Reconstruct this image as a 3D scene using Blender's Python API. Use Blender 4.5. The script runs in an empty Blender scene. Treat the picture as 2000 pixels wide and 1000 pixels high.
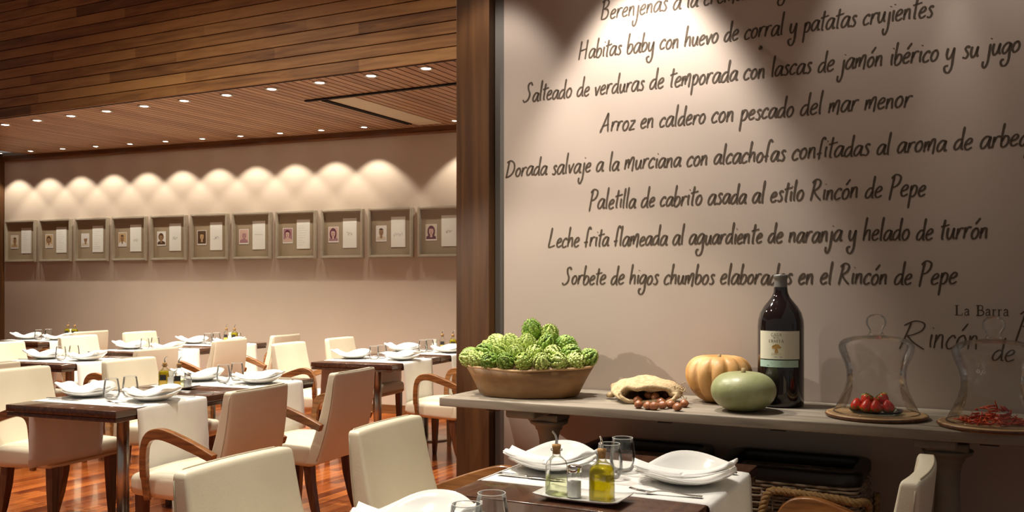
import bpy, bmesh, math, random
from mathutils import Vector, Matrix

# ------------------------------------------------------------------ camera, world, exposure
S = bpy.context.scene
C = S.collection
cam_d = bpy.data.cameras.new('camera')
cam = bpy.data.objects.new('camera', cam_d); C.objects.link(cam)
cam.location = (0, 0, 1.34); cam.rotation_euler = (math.pi/2, 0, 0)
cam_d.sensor_width = 36; cam_d.lens = 36*1800/2000; cam_d.shift_y = 56/2000
cam_d.clip_start = .05; cam_d.clip_end = 60
S.camera = cam
S.view_settings.view_transform = 'Standard'; S.view_settings.look = 'None'
S.view_settings.gamma = 1; S.view_settings.use_curve_mapping = False
S.view_settings.exposure = 0.6
S.cycles.max_bounces = 10; S.cycles.transparent_max_bounces = 24
S.cycles.caustics_reflective = False; S.cycles.caustics_refractive = False
S.cycles.sample_clamp_indirect = 4.0
W = bpy.data.worlds.new('room_ambient'); S.world = W; W.use_nodes = True
W.node_tree.nodes['Background'].inputs[0].default_value = (1.0, .93, .84, 1)
W.node_tree.nodes['Background'].inputs[1].default_value = .125

def lamp(name, loc, target, power, size_deg, blend=.5, col=(1, .93, .79), radius=.03, parent=None):
    d = bpy.data.lights.new(name, 'SPOT'); d.energy = power; d.color = col
    d.spot_size = math.radians(size_deg); d.spot_blend = blend; d.shadow_soft_size = radius
    o = bpy.data.objects.new(name, d); C.objects.link(o); o.location = loc
    o.rotation_euler = (Vector(target)-Vector(loc)).to_track_quat('-Z', 'Y').to_euler()
    if parent: o.parent = parent
    return o

R = math.radians
TW = R(27.2)                                     # lettered wall and front table
D0 = Vector((math.cos(TW), -math.sin(TW), 0)); N0 = Vector((math.sin(TW), math.cos(TW), 0))
W0 = Vector((-.0476, 4.2532, 0))                 # left end of the lettered wall
TB = R(21.4)                                     # back wall and dining tables
D1 = Vector((math.cos(TB), -math.sin(TB), 0)); N1 = Vector((math.sin(TB), math.cos(TB), 0))
B0 = Vector((0, 9.1, 0))
ZC = 2.95
def wl(t, n=0, z=0): return W0 + D0*t + N0*n + Vector((0, 0, z))      # n > 0 goes into the wall
def bk(t, n=0, z=0): return B0 + D1*t + N1*n + Vector((0, 0, z))
SH0 = Vector((-.299, 3.764, 0))                  # front left corner of the console
def sh(t, n, z=.88): return SH0 + D0*t + N0*n + Vector((0, 0, z))

# unseen fill spots added to brighten the front tables and fascia, then wall washers
HALL_FILL = [((-.75, 2.5), 330, 66, 1.0), ((.35, 1.9), 48, 46, 1.0), ((-2.6, 3.6), 230, 80, 1.0), ((-1.25, 4.7), 330, 150, 1.0), ((-3.3, 5.9), 330, 150, 1.0), ((-2.2, 1.6), 120, 70, 1.0)]
WASH = [(-.02, 26, 60, 1.8), (.70, 116, 62, 1.75), (1.66, 10, 44, 2.3), (2.12, 10, 44, 2.3)]

# ------------------------------------------------------------------ materials
def mat(name, col, rough=.5, metal=0, spec=.5, trans=0, ior=1.45, emit=None, es=0, coat=0, sheen=0):
    m = bpy.data.materials.new(name); m.use_nodes = True
    b = m.node_tree.nodes['Principled BSDF']
    b.inputs['Base Color'].default_value = (*col, 1); b.inputs['Roughness'].default_value = rough
    b.inputs['Metallic'].default_value = metal; b.inputs['Specular IOR Level'].default_value = spec
    b.inputs['Transmission Weight'].default_value = trans; b.inputs['IOR'].default_value = ior
    b.inputs['Coat Weight'].default_value = coat; b.inputs['Sheen Weight'].default_value = sheen
    if emit: b.inputs['Emission Color'].default_value = (*emit, 1); b.inputs['Emission Strength'].default_value = es
    return m
def nd(m, t, **kw):
    n = m.node_tree.nodes.new(t)
    for k, v in kw.items(): setattr(n, k, v)
    return n
def lk(m, a, b): m.node_tree.links.new(a, b)
def coords(m, scale, rot=(0, 0, 0)):
    tc = nd(m, 'ShaderNodeTexCoord'); mp = nd(m, 'ShaderNodeMapping')
    mp.inputs['Scale'].default_value = scale; mp.inputs['Rotation'].default_value = rot
    lk(m, tc.outputs['Object'], mp.inputs['Vector']); return mp.outputs['Vector']
def ramp(m, stops):
    r = nd(m, 'ShaderNodeValToRGB'); e = r.color_ramp.elements
    e[0].position, e[0].color = stops[0][0], (*stops[0][1], 1)
    e[1].position, e[1].color = stops[-1][0], (*stops[-1][1], 1)
    for p, c in stops[1:-1]:
        x = e.new(p); x.color = (*c, 1)
    return r
def noisy(name, c1, c2, scale=(6, 6, 6), rough=.5, bump=0, bscale=None, detail=4, metal=0, coat=0, spec=.5, p=(.35, .65)):
    m = mat(name, c1, rough, metal, spec, coat=coat); b = m.node_tree.nodes['Principled BSDF']
    v = coords(m, scale); n = nd(m, 'ShaderNodeTexNoise'); n.inputs['Scale'].default_value = 1; n.inputs['Detail'].default_value = detail
    lk(m, v, n.inputs['Vector']); r = ramp(m, [(p[0], c1), (p[1], c2)])
    lk(m, n.outputs['Fac'], r.inputs[0]); lk(m, r.outputs[0], b.inputs['Base Color'])
    if bump:
        n2 = nd(m, 'ShaderNodeTexNoise'); n2.inputs['Scale'].default_value = bscale or 60; n2.inputs['Detail'].default_value = 3
        v2 = coords(m, (1, 1, 1)); lk(m, v2, n2.inputs['Vector'])
        bp = nd(m, 'ShaderNodeBump'); bp.inputs['Strength'].default_value = bump; bp.inputs['Distance'].default_value = .004
        lk(m, n2.outputs['Fac'], bp.inputs['Height']); lk(m, bp.outputs[0], b.inputs['Normal'])
    return m
def wood(name, c1, c2, c3, scale=(1.5, 30, 30), rough=.4, coat=0, bump=.15, cell=None):
    # grain runs along local x;  cell = (board length, board pitch, axis) gives each board its own tone
    m = mat(name, c1, rough, coat=coat); b = m.node_tree.nodes['Principled BSDF']
    v = coords(m, scale); n = nd(m, 'ShaderNodeTexNoise'); n.inputs['Scale'].default_value = 1
    n.inputs['Detail'].default_value = 6; n.inputs['Distortion'].default_value = .6
    lk(m, v, n.inputs['Vector']); r = ramp(m, [(.3, c1), (.5, c2), (.72, c3)])
    fac = n.outputs['Fac']
    if cell:
        tc = nd(m, 'ShaderNodeTexCoord'); sp = nd(m, 'ShaderNodeSeparateXYZ'); lk(m, tc.outputs['Object'], sp.inputs[0])
        ax = {'y': 1, 'z': 2}[cell[2]]
        d = nd(m, 'ShaderNodeMath', operation='DIVIDE'); d.inputs[1].default_value = cell[1]; lk(m, sp.outputs[ax], d.inputs[0])
        f = nd(m, 'ShaderNodeMath', operation='FLOOR'); lk(m, d.outputs[0], f.inputs[0])
        w1 = nd(m, 'ShaderNodeTexWhiteNoise', noise_dimensions='1D'); lk(m, f.outputs[0], w1.inputs['W'])
        a = nd(m, 'ShaderNodeMath', operation='MULTIPLY_ADD'); a.inputs[1].default_value = 9; lk(m, w1.outputs['Value'], a.inputs[0]); lk(m, sp.outputs[0], a.inputs[2])
        d2 = nd(m, 'ShaderNodeMath', operation='DIVIDE'); d2.inputs[1].default_value = cell[0]; lk(m, a.outputs[0], d2.inputs[0])
        f2 = nd(m, 'ShaderNodeMath', operation='FLOOR'); lk(m, d2.outputs[0], f2.inputs[0])
        cb = nd(m, 'ShaderNodeCombineXYZ'); lk(m, f.outputs[0], cb.inputs[0]); lk(m, f2.outputs[0], cb.inputs[1])
        w2 = nd(m, 'ShaderNodeTexWhiteNoise', noise_dimensions='2D'); lk(m, cb.outputs[0], w2.inputs['Vector'])
        mx = nd(m, 'ShaderNodeMath', operation='MULTIPLY_ADD'); mx.inputs[1].default_value = .42; lk(m, w2.outputs['Value'], mx.inputs[0])
        s = nd(m, 'ShaderNodeMath', operation='MULTIPLY_ADD'); s.inputs[1].default_value = .75; s.inputs[2].default_value = -.08; lk(m, n.outputs['Fac'], s.inputs[0])
        lk(m, s.outputs[0], mx.inputs[2]); fac = mx.outputs[0]
    lk(m, fac, r.inputs[0]); lk(m, r.outputs[0], b.inputs['Base Color'])
    if bump:
        bp = nd(m, 'ShaderNodeBump'); bp.inputs['Strength'].default_value = bump; bp.inputs['Distance'].default_value = .003
        lk(m, n.outputs['Fac'], bp.inputs['Height']); lk(m, bp.outputs[0], b.inputs['Normal'])
    return m
def thin_glass(name, tint=(.97, .98, .97), k=1.0, rough=.02, edge=.55, base=.02):
    m = bpy.data.materials.new(name); m.use_nodes = True; nt = m.node_tree
    nt.nodes.remove(nt.nodes['Principled BSDF']); out = nt.nodes['Material Output']
    t = nd(m, 'ShaderNodeBsdfTransparent'); g = nd(m, 'ShaderNodeBsdfGlossy'); g.inputs['Roughness'].default_value = rough
    lw = nd(m, 'ShaderNodeLayerWeight'); lw.inputs['Blend'].default_value = .2
    r = ramp(m, [(0, tint), (.45, tint), (1, tuple(x*edge for x in tint))]); lk(m, lw.outputs['Facing'], r.inputs[0]); lk(m, r.outputs[0], t.inputs[0])
    mu = nd(m, 'ShaderNodeMath', operation='MULTIPLY_ADD', use_clamp=True); mu.inputs[1].default_value = k; mu.inputs[2].default_value = base
    lk(m, lw.outputs['Fresnel'], mu.inputs[0])
    mx = nd(m, 'ShaderNodeMixShader'); lk(m, mu.outputs[0], mx.inputs[0]); lk(m, t.outputs[0], mx.inputs[1]); lk(m, g.outputs[0], mx.inputs[2])
    lk(m, mx.outputs[0], out.inputs[0]); return m
def liquid(name, col, dens=.35):
    m = bpy.data.materials.new(name); m.use_nodes = True; nt = m.node_tree
    b = nt.nodes['Principled BSDF']; b.inputs['Base Color'].default_value = (*col, 1); b.inputs['Roughness'].default_value = .1
    t = nd(m, 'ShaderNodeBsdfTransparent'); t.inputs[0].default_value = (*[min(1, c*1.25) for c in col], 1)
    mx = nd(m, 'ShaderNodeMixShader'); mx.inputs[0].default_value = dens
    lk(m, t.outputs[0], mx.inputs[1]); lk(m, b.outputs[0], mx.inputs[2]); lk(m, mx.outputs[0], nt.nodes['Material Output'].inputs[0]); return m

M = {}
M['wall'] = noisy('wall_paint', (.47, .375, .295), (.50, .40, .315), (1.3, 1.3, 1.3), .62, bump=.05, bscale=180)
M['wall_taupe'] = noisy('wall_paint_taupe', (.405, .325, .265), (.44, .35, .285), (1.1, 1.1, 1.1), .5, bump=.04, bscale=180)
M['fascia'] = wood('fascia_boards', (.125, .052, .018), (.24, .108, .034), (.36, .18, .06), (2.2, 26, 26), .55, cell=(1.9, .0925, 'z'))
M['post'] = wood('post_wood', (.060, .024, .008), (.092, .038, .012), (.125, .053, .017), (26, 26, 1.2), .38)
M['beam'] = wood('beam_wood', (.085, .032, .011), (.15, .058, .018), (.22, .09, .03), (1.4, 26, 26), .4)
M['slat'] = wood('ceiling_slats', (.28, .155, .085), (.36, .21, .12), (.43, .26, .15), (2.0, 30, 30), .5, cell=(50, .083, 'y'))
M['void'] = mat('slat_gap_black', (.008, .006, .005), .9)
M['floor'] = wood('floor_boards', (.12, .022, .006), (.30, .07, .014), (.46, .13, .028), (1.6, 34, 34), .2, coat=.25, bump=.05, cell=(.9, .085, 'y'))
M['hall_white'] = mat('hall_ceiling_paint', (.42, .36, .3), .8)
M['leather'] = noisy('cream_leather', (.71, .635, .485), (.75, .675, .52), (5, 5, 5), .42, bump=.12, bscale=240)
M['piping'] = mat('leather_piping', (.52, .45, .33), .5)
M['armwood'] = wood('arm_wood', (.13, .045, .012), (.24, .09, .024), (.36, .15, .045), (5, 60, 60), .28, coat=.4)
M['legwood'] = wood('leg_wood', (.06, .02, .008), (.11, .038, .013), (.17, .065, .02), (60, 60, 4), .35, coat=.2)
M['table'] = wood('dark_table_veneer', (.040, .015, .008), (.07, .027, .014), (.11, .045, .022), (40, 3, 40), .22, coat=.35, bump=.03)
M['steel'] = noisy('brushed_steel', (.48, .45, .41), (.56, .53, .48), (20, 20, 4), .28, metal=1)
M['chrome'] = mat('polished_steel', (.78, .76, .72), .12, 1)
M['linen'] = noisy('white_linen', (.80, .78, .75), (.84, .82, .79), (9, 9, 9), .85, bump=.2, bscale=300)
M['napkin'] = noisy('napkin_cloth', (.82, .80, .78), (.87, .85, .83), (14, 14, 14), .9, bump=.25, bscale=220)
M['china'] = mat('white_china', (.83, .82, .79), .12, coat=.5)
M['glass'] = thin_glass('clear_glass', (.985, .985, .98), .8, .02, .55)
M['glass_thick'] = thin_glass('bell_glass', (.985, .985, .98), .75, .03, .6)
M['pane'] = thin_glass('picture_glass', (.985, .985, .985), .0, .01, 1.0, .035)
M['oil'] = liquid('olive_oil', (.62, .55, .03), .35)
M['vinegar'] = liquid('white_vinegar', (.74, .76, .62), .10)
M['salt'] = noisy('salt_grains', (.78, .77, .75), (.85, .84, .82), (300, 300, 300), .9)
M['cork'] = noisy('cork', (.40, .21, .07), (.55, .31, .12), (120, 120, 120), .8)
M['label_dark'] = mat('label_black', (.02, .016, .014), .6)
M['label_gold'] = mat('label_ochre', (.62, .40, .07), .6)
M['paper'] = mat('white_paper', (.80, .78, .70), .8)
M['console'] = wood('weathered_plank', (.17, .135, .10), (.25, .205, .155), (.34, .285, .215), (2.4, 40, 40), .65, bump=.4)
M['console_leg'] = noisy('grey_olive_paint', (.20, .18, .135), (.245, .22, .17), (8, 8, 8), .6)
M['bracket'] = mat('dark_bracket', (.03, .022, .018), .6)
M['bowl'] = noisy('carved_bowl_wood', (.17, .085, .03), (.34, .19, .08), (5, 5, 14), .5, bump=.3, bscale=30)
M['bowl_rim'] = mat('bowl_rim_wood', (.50, .32, .16), .55)
M['arti'] = [noisy('artichoke_green_%s' % n, a, b, (40, 40, 40), .5, bump=.2, bscale=120) for n, a, b in
             (('pale', (.33, .43, .09), (.55, .62, .22)), ('mid', (.25, .36, .06), (.47, .55, .14)), ('deep', (.13, .24, .03), (.31, .42, .08)))]
M['arti_tip'] = mat('artichoke_tip', (.12, .085, .02), .6)
M['stem'] = mat('artichoke_stem', (.34, .42, .14), .6)
M['burlap'] = noisy('burlap', (.42, .29, .15), (.58, .43, .25), (70, 70, 70), .95, bump=.7, bscale=170)
M['chestnut'] = noisy('chestnut_shell', (.20, .06, .022), (.40, .15, .06), (40, 40, 40), .3, coat=.3)
M['nut_cap'] = mat('chestnut_scar', (.60, .38, .20), .6)
M['pumpkin'] = noisy('pumpkin_skin', (.46, .21, .045), (.72, .44, .20), (9, 9, 9), .45, bump=.25, bscale=50, p=(.3, .7))
M['melon'] = noisy('green_squash_skin', (.27, .285, .13), (.38, .38, .20), (10, 10, 10), .36, bump=.2, bscale=60)
M['stalk'] = mat('dry_stalk', (.28, .20, .09), .8)
M['wine'] = mat('dark_bottle_glass', (.010, .006, .006), .06, coat=.6)
M['capsule'] = mat('grey_capsule', (.20, .19, .175), .45, .3)
M['label'] = mat('cream_label', (.70, .66, .52), .7)
M['label_green'] = mat('mint_label_band', (.42, .58, .48), .7)
M['ink'] = mat('lettering_ink', (.065, .042, .024), .8)
M['ink_gold'] = mat('label_gold_ink', (.42, .24, .06), .7)
M['ink_gray'] = mat('letter_ink_gray', (.20, .18, .17), .8)
M['board'] = noisy('serving_board', (.30, .17, .075), (.46, .29, .14), (8, 40, 8), .5)
M['straw'] = noisy('strawberry_red', (.55, .015, .008), (.70, .05, .015), (80, 80, 80), .3, coat=.4)
M['straw_leaf'] = mat('strawberry_green', (.22, .34, .04), .6)
M['chilli'] = noisy('dried_chilli', (.40, .012, .006), (.68, .10, .02), (30, 30, 30), .35, coat=.3)
M['wicker'] = noisy('wicker', (.20, .135, .085), (.38, .28, .19), (30, 30, 90), .7)
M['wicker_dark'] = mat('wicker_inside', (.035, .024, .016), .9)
M['lining'] = mat('black_leather_rim', (.012, .010, .009), .38)
M['rope'] = noisy('hemp_rope', (.28, .155, .055), (.44, .27, .11), (60, 60, 60), .9, bump=.5, bscale=200)
M['frame'] = noisy('champagne_frame', (.40, .34, .255), (.44, .375, .285), (20, 20, 20), .42, metal=.25)
M['mount'] = mat('mount_board', (.33, .25, .155), .85)
M['photo'] = {k: mat('photo_' + k, c, .5) for k, c in dict(pale=(.62, .52, .38), sepia=(.50, .34, .17), dark=(.09, .045, .02), mid=(.33, .19, .09),
              white=(.72, .68, .62), mauve=(.36, .19, .20), plum=(.12, .03, .05), blush=(.60, .40, .32)).items()}
M['lamp'] = mat('downlight_lens', (1, 1, 1), .5, emit=(1, .90, .74), es=14)
M['trim_ring'] = mat('downlight_ring', (.45, .40, .33), .35, .6)
M['ac'] = noisy('vent_panel_paint', (.52, .45, .32), (.58, .50, .36), (2, 20, 2), .6)
M['tag'] = mat('grey_metal_edge', (.16, .14, .12), .5, .3)
M['plate_glass'] = thin_glass('glass_plate', (.86, .95, .90), 1.2, .02, .4)
M['etch'] = mat('etched_glass', (.62, .60, .56), .7)

# ------------------------------------------------------------------ mesh helpers
class MB:
    def __init__(s): s.v = []; s.f = []; s.mi = []; s.sm = []
    def add(s, vs, fs, mi=0, sm=True):
        o = len(s.v); s.v += [tuple(v) for v in vs]; s.f += [tuple(i+o for i in f) for f in fs]
        s.mi += [mi]*len(fs); s.sm += [sm]*len(fs); return s
    def box(s, c, d, mi=0, mtx=None):
        x, y, z = d[0]/2, d[1]/2, d[2]/2
        vs = [Vector((i*x, j*y, k*z)) for i in (-1, 1) for j in (-1, 1) for k in (-1, 1)]
        if mtx: vs = [mtx @ v for v in vs]
        vs = [v+Vector(c) for v in vs]
        return s.add(vs, [(0, 1, 3, 2), (4, 6, 7, 5), (0, 4, 5, 1), (2, 3, 7, 6), (0, 2, 6, 4), (1, 5, 7, 3)], mi, False)
    def rbox(s, d, r, n=4, seg=(1, 1, 1), fn=None, mi=0, c=(0, 0, 0), mtx=None):
        # rounded box: a subdivided cube whose points are pulled onto a box with radius r
        h = [max(1e-4, x/2) for x in d]; rr = [min(r, x) for x in h]
        def axis(i):
            a = [-h[i]+rr[i]*(1-math.cos(k/n*math.pi/2)) for k in range(n+1)]
            m = seg[i]; inner = h[i]-rr[i]
            mid = [-inner+2*inner*k/m for k in range(1, m)]
            return a+mid+[-x for x in reversed(a)]
        A = [axis(i) for i in range(3)]; idx = {}; vs = []; fs = []
        def pt(p):
            q = tuple(round(x, 6) for x in p)
            if q not in idx:
                core = [max(-(h[i]-rr[i]), min(h[i]-rr[i], p[i])) for i in range(3)]
                dv = Vector([(p[i]-core[i])/rr[i] for i in range(3)])
                # cube-to-sphere for the corner regions
                x, y, z = dv
                sx = x*math.sqrt(max(0, 1-y*y/2-z*z/2+y*y*z*z/3)); sy = y*math.sqrt(max(0, 1-z*z/2-x*x/2+z*z*x*x/3)); sz = z*math.sqrt(max(0, 1-x*x/2-y*y/2+x*x*y*y/3))
                w = Vector([core[0]+sx*rr[0], core[1]+sy*rr[1], core[2]+sz*rr[2]])
                if fn: w = Vector(fn(w))
                if mtx: w = mtx @ w
                idx[q] = len(vs); vs.append(w+Vector(c))
            return idx[q]
        for ax in range(3):
            u, v = (ax+1) % 3, (ax+2) % 3
            for sgn in (-1, 1):
                for i in range(len(A[u])-1):
                    for j in range(len(A[v])-1):
                        q = []
                        for du, dv in ((0, 0), (1, 0), (1, 1), (0, 1)):
                            p = [0, 0, 0]; p[ax] = sgn*h[ax]; p[u] = A[u][i+du]; p[v] = A[v][j+dv]; q.append(pt(p))
                        if sgn < 0: q.reverse()
                        if len(set(q)) >= 3: fs.append(tuple(dict.fromkeys(q)))
        return s.add(vs, fs, mi)
    def lathe(s, prof, n=32, c=(0, 0, 0), mi=0, sx=1, sy=1, cap=True, fn=None, mtx=None, sm=True):
        vs = []; fs = []
        for r, z in prof:
            for k in range(n):
                a = 2*math.pi*k/n; p = Vector((r*math.cos(a)*sx, r*math.sin(a)*sy, z))
                if fn: p = Vector(fn(p, a, r))
                if mtx: p = mtx @ p
                vs.append(p+Vector(c))
        for i in range(len(prof)-1):
            for k in range(n):
                fs.append((i*n+k, i*n+(k+1) % n, (i+1)*n+(k+1) % n, (i+1)*n+k))
        if cap:
            if prof[0][0] > 1e-6: fs.append(tuple(reversed(range(n))))
            if prof[-1][0] > 1e-6: fs.append(tuple((len(prof)-1)*n+k for k in range(n)))
        return s.add(vs, fs, mi, sm)
    def sweep(s, pts, sec, up=Vector((0, 0, 1)), mi=0, closed=False, caps=True, sm=True):
        # sec: list (one for all) or function i -> list of (side, up) offsets
        P = [Vector(p) for p in pts]; n = len(P); vs = []; fs = []; k = 0
        for i, p in enumerate(P):
            a = P[(i-1) % n] if (i > 0 or closed) else P[i]; b = P[(i+1) % n] if (i < n-1 or closed) else P[i]
            t = (b-a).normalized(); sd = t.cross(up)
            if sd.length < 1e-5: sd = t.cross(Vector((1, 0, 0)))
            sd.normalize(); u2 = sd.cross(t).normalized()
            q = sec(i) if callable(sec) else sec; k = len(q)
            vs += [p+sd*x+u2*y for x, y in q]
        for i in range(n if closed else n-1):
            j = (i+1) % n
            for m in range(k): fs.append((i*k+m, i*k+(m+1) % k, j*k+(m+1) % k, j*k+m))
        if caps and not closed: fs += [tuple(reversed(range(k))), tuple((n-1)*k+m for m in range(k))]
        return s.add(vs, fs, mi, sm)
    def tube(s, pts, r, n=8, mi=0, closed=False, up=Vector((0, 0, 1))):
        f = (lambda i: [(r[i]*math.cos(2*math.pi*k/n), r[i]*math.sin(2*math.pi*k/n)) for k in range(n)]) if isinstance(r, (list, tuple)) else \
            [(r*math.cos(2*math.pi*k/n), r*math.sin(2*math.pi*k/n)) for k in range(n)]
        return s.sweep(pts, f, up, mi, closed)
    def poly(s, pts, mi=0): return s.add(pts, [tuple(range(len(pts)))], mi, False)
    def build(s, name, m, parent=None, bevel=0, auto=False, solid=0):
        me = bpy.data.meshes.new(name); me.from_pydata(s.v, [], s.f); me.update()
        bm = bmesh.new(); bm.from_mesh(me); bmesh.ops.remove_doubles(bm, verts=bm.verts, dist=1e-6)
        bmesh.ops.recalc_face_normals(bm, faces=bm.faces) if not solid else None
        if len(bm.faces) == len(s.f):
            for f, mi, sm in zip(bm.faces, s.mi, s.sm): f.material_index = mi; f.smooth = sm
        else:
            for f in bm.faces: f.smooth = s.sm[0] if s.sm else False
        bm.to_mesh(me); bm.free()
        for x in (m if isinstance(m, (list, tuple)) else [m]): me.materials.append(x)
        o = bpy.data.objects.new(name, me); C.objects.link(o)
        if bevel:
            b = o.modifiers.new('bevel', 'BEVEL'); b.width = bevel; b.segments = 2; b.limit_method = 'ANGLE'; b.angle_limit = R(40)
        if solid:
            b = o.modifiers.new('thickness', 'SOLIDIFY'); b.thickness = solid; b.offset = -1
        if parent: o.parent = parent
        return o
def catmull(pts, n=6, closed=False):
    P = [Vector(p) if len(p) == 3 else Vector((p[0], p[1], 0)) for p in pts]; out = []; m = len(P)
    for i in range(m if closed else m-1):
        g = (lambda j: P[j % m]) if closed else (lambda j: P[max(0, min(m-1, j))])
        a, b, c, d = g(i-1), g(i), g(i+1), g(i+2)
        for k in range(n):
            t = k/n; out.append(.5*((2*b)+(c-a)*t+(2*a-5*b+4*c-d)*t*t+(3*b-a-3*c+d)*t**3))
    if not closed: out.append(P[-1])
    return out
def tag(o, label, cat, group=None):
    o['label'] = label; o['category'] = cat
    if group: o['group'] = group
    return o
def thing(name, label, cat, loc=(0, 0, 0), rz=0, group=None):
    o = bpy.data.objects.new(name, None); C.objects.link(o); o.empty_display_size = .1
    o.location = loc; o.rotation_euler = (0, 0, rz); return tag(o, label, cat, group)
def struct(o): o['kind'] = 'structure'; return o
KIDS = {}
def dup(root, loc, rz, label, group=None, scale=None):
    r = root.copy(); C.objects.link(r); r.location = loc; r.rotation_euler = (0, 0, rz); r['label'] = label
    if group: r['group'] = group
    if scale: r.scale = scale
    for ch in list(root.children):
        c = ch.copy(); C.objects.link(c); c.parent = r
        for g in list(ch.children):
            d = g.copy(); C.objects.link(d); d.parent = c
    return r
class Kind:
    """first call moves the prototype itself, later calls copy it"""
    def __init__(s, root): s.root = root; s.used = False
    def put(s, loc, rz, label, group=None, scale=None):
        if not s.used:
            s.used = True; r = s.root; r.location = loc; r.rotation_euler = (0, 0, rz); r['label'] = label
            if group: r['group'] = group
            if scale: r.scale = scale
            return r
        return dup(s.root, loc, rz, label, group, scale)
ORD = ['first', 'second', 'third', 'fourth', 'fifth', 'sixth', 'seventh', 'eighth', 'ninth', 'tenth', 'eleventh', 'twelfth']
def setrot(o, deg): o.rotation_euler = (0, 0, deg)

# ------------------------------------------------------------------ the room
# floor: boards run along N0
b = MB(); b.box((0, 0, -.02), (19, 16, .04)); fl = b.build('floor', M['floor']); fl.location = (-1.5, 5.2, 0); fl.rotation_euler = (0, 0, math.pi/2-TW); struct(fl)
# back wall
def wall_slab(name, origin, dvec, t0, t1, z0, z1, th, m):
    b = MB(); b.box(((t0+t1)/2, th/2, (z0+z1)/2), (t1-t0, th, z1-z0)); o = b.build(name, m)
    o.location = origin; o.rotation_euler = (0, 0, math.atan2(dvec.y, dvec.x)); return struct(o)
wall_slab('wall_back', B0, D1, -7.2, 3.0, 0, 3.0, .12, M['wall'])
wall_slab('wall_right', W0, D0, .012, 4.2, 0, 4.3, .14, M['wall_taupe'])
wall_slab('baseboard_back', B0-N1*.014, D1, -7.0, 3.0, 0, .09, .014, M['beam'])
wall_slab('baseboard_right', W0-N0*.012, D0, .02, 4.2, 0, .09, .012, M['beam'])
# left end of the back wall: timber jamb
b = MB(); b.box((0, 0, 1.475), (.16, .24, 2.95)); o = b.build('trim_1', M['post'], bevel=.004); o.location = bk(-6.94, -.12, 0); o.rotation_euler = (0, 0, -TB); struct(o)
wall_slab('wall_left', bk(-7.02, 0, 0), -N1, 0, 7.5, 0, 3.0, .12, M['post'])
# timber beam under the ceiling along the back wall (two stepped mouldings)
b = MB(); b.box((0, 0, .035), (9.4, .05, .07)); b.box((0, -.012, .012), (9.4, .05, .012)); o = b.build('trim_2', M['beam'], bevel=.003)
o.location = bk(-2.3, -.027, 2.88); o.rotation_euler = (0, 0, -TB); struct(o)
# timber post at the end of the lettered wall
b = MB(); b.box((0, 0, 2.15), (.175, .20, 4.3)); o = b.build('trim_3', M['post'], bevel=.003); o.location = wl(-.128, .052, 0); o.rotation_euler = (0, 0, -TW); struct(o)
b = MB(); b.box((0, 0, 2.15), (.05, .13, 4.3)); o = b.build('trim_4', M['tag'], bevel=.002); o.location = wl(-.014, .072, 0); o.rotation_euler = (0, 0, -TW); struct(o)
# fascia of horizontal boards
FA = Vector((-.352, 6.527, 0)); FB = Vector((-4.939, 8.890, 0)); FD = (FA-FB).normalized(); FN = Vector((-FD.y, FD.x, 0)); FR = math.atan2(FD.y, FD.x)
L = 7.8; b = MB(); pitch = .0925
for i in range(15): b.box((0, .0, pitch*i+pitch/2), (L, .022, pitch-.007))
b.box((0, .02, pitch*7.5), (L, .02, pitch*15), 1)
fo = b.build('trim_5', [M['fascia'], M['void']], bevel=.0015); fo.location = FB+FD*(L/2-2.0)+Vector((0, 0, ZC-.005)); fo.rotation_euler = (0, 0, FR); struct(fo)
fo.location += FN*.011
# slatted ceiling: slats run away from the fascia
sp = .083; n = 96; b = MB()
for i in range(n):
    y = (i-n/2)*sp+sp/2
    b.box((1.9, y, .011), (4.4, sp-.013, .022))
b.box((1.9, 0, .04), (4.4, n*sp, .02), 1)
co = b.build('ceiling', [M['slat'], M['void']]); co.location = FB+FD*(L/2-2.0)+FN*.0+Vector((0, 0, ZC)); co.rotation_euler = (0, 0, math.atan2(FN.y, FN.x)); struct(co)
co.location += FN*.33
# high ceiling of the front hall
b = MB(); b.box((0, 0, .04), (13, 9.4, .08)); o = b.build('ceiling_hall', M['hall_white']); o.location = FB+FD*(L/2-1.0)-FN*4.62+Vector((0, 0, 4.34)); o.rotation_euler = (0, 0, FR); o.name = 'ceiling.001'; struct(o)

# ceiling vent beside the post
vt = thing('ceiling_vent', 'pale slotted air vent panel set into the slatted ceiling near the post', 'vent', (-1.70, 8.03, ZC-.004), FR)
b = MB(); b.box((1.05, -.03, -.004), (2.3, .035, .012)); b.build('slot', M['void'], vt)
b = MB(); b.box((.25, .74, .001), (.27, 1.42, .010)); b.build('panel', M['ac'], vt, bevel=.002)
for x in (.065, .10):
    b = MB(); b.box((x-.03, .70, -.001), (.022, 1.34, .009)); b.build('slot', M['void'], vt)

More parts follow.
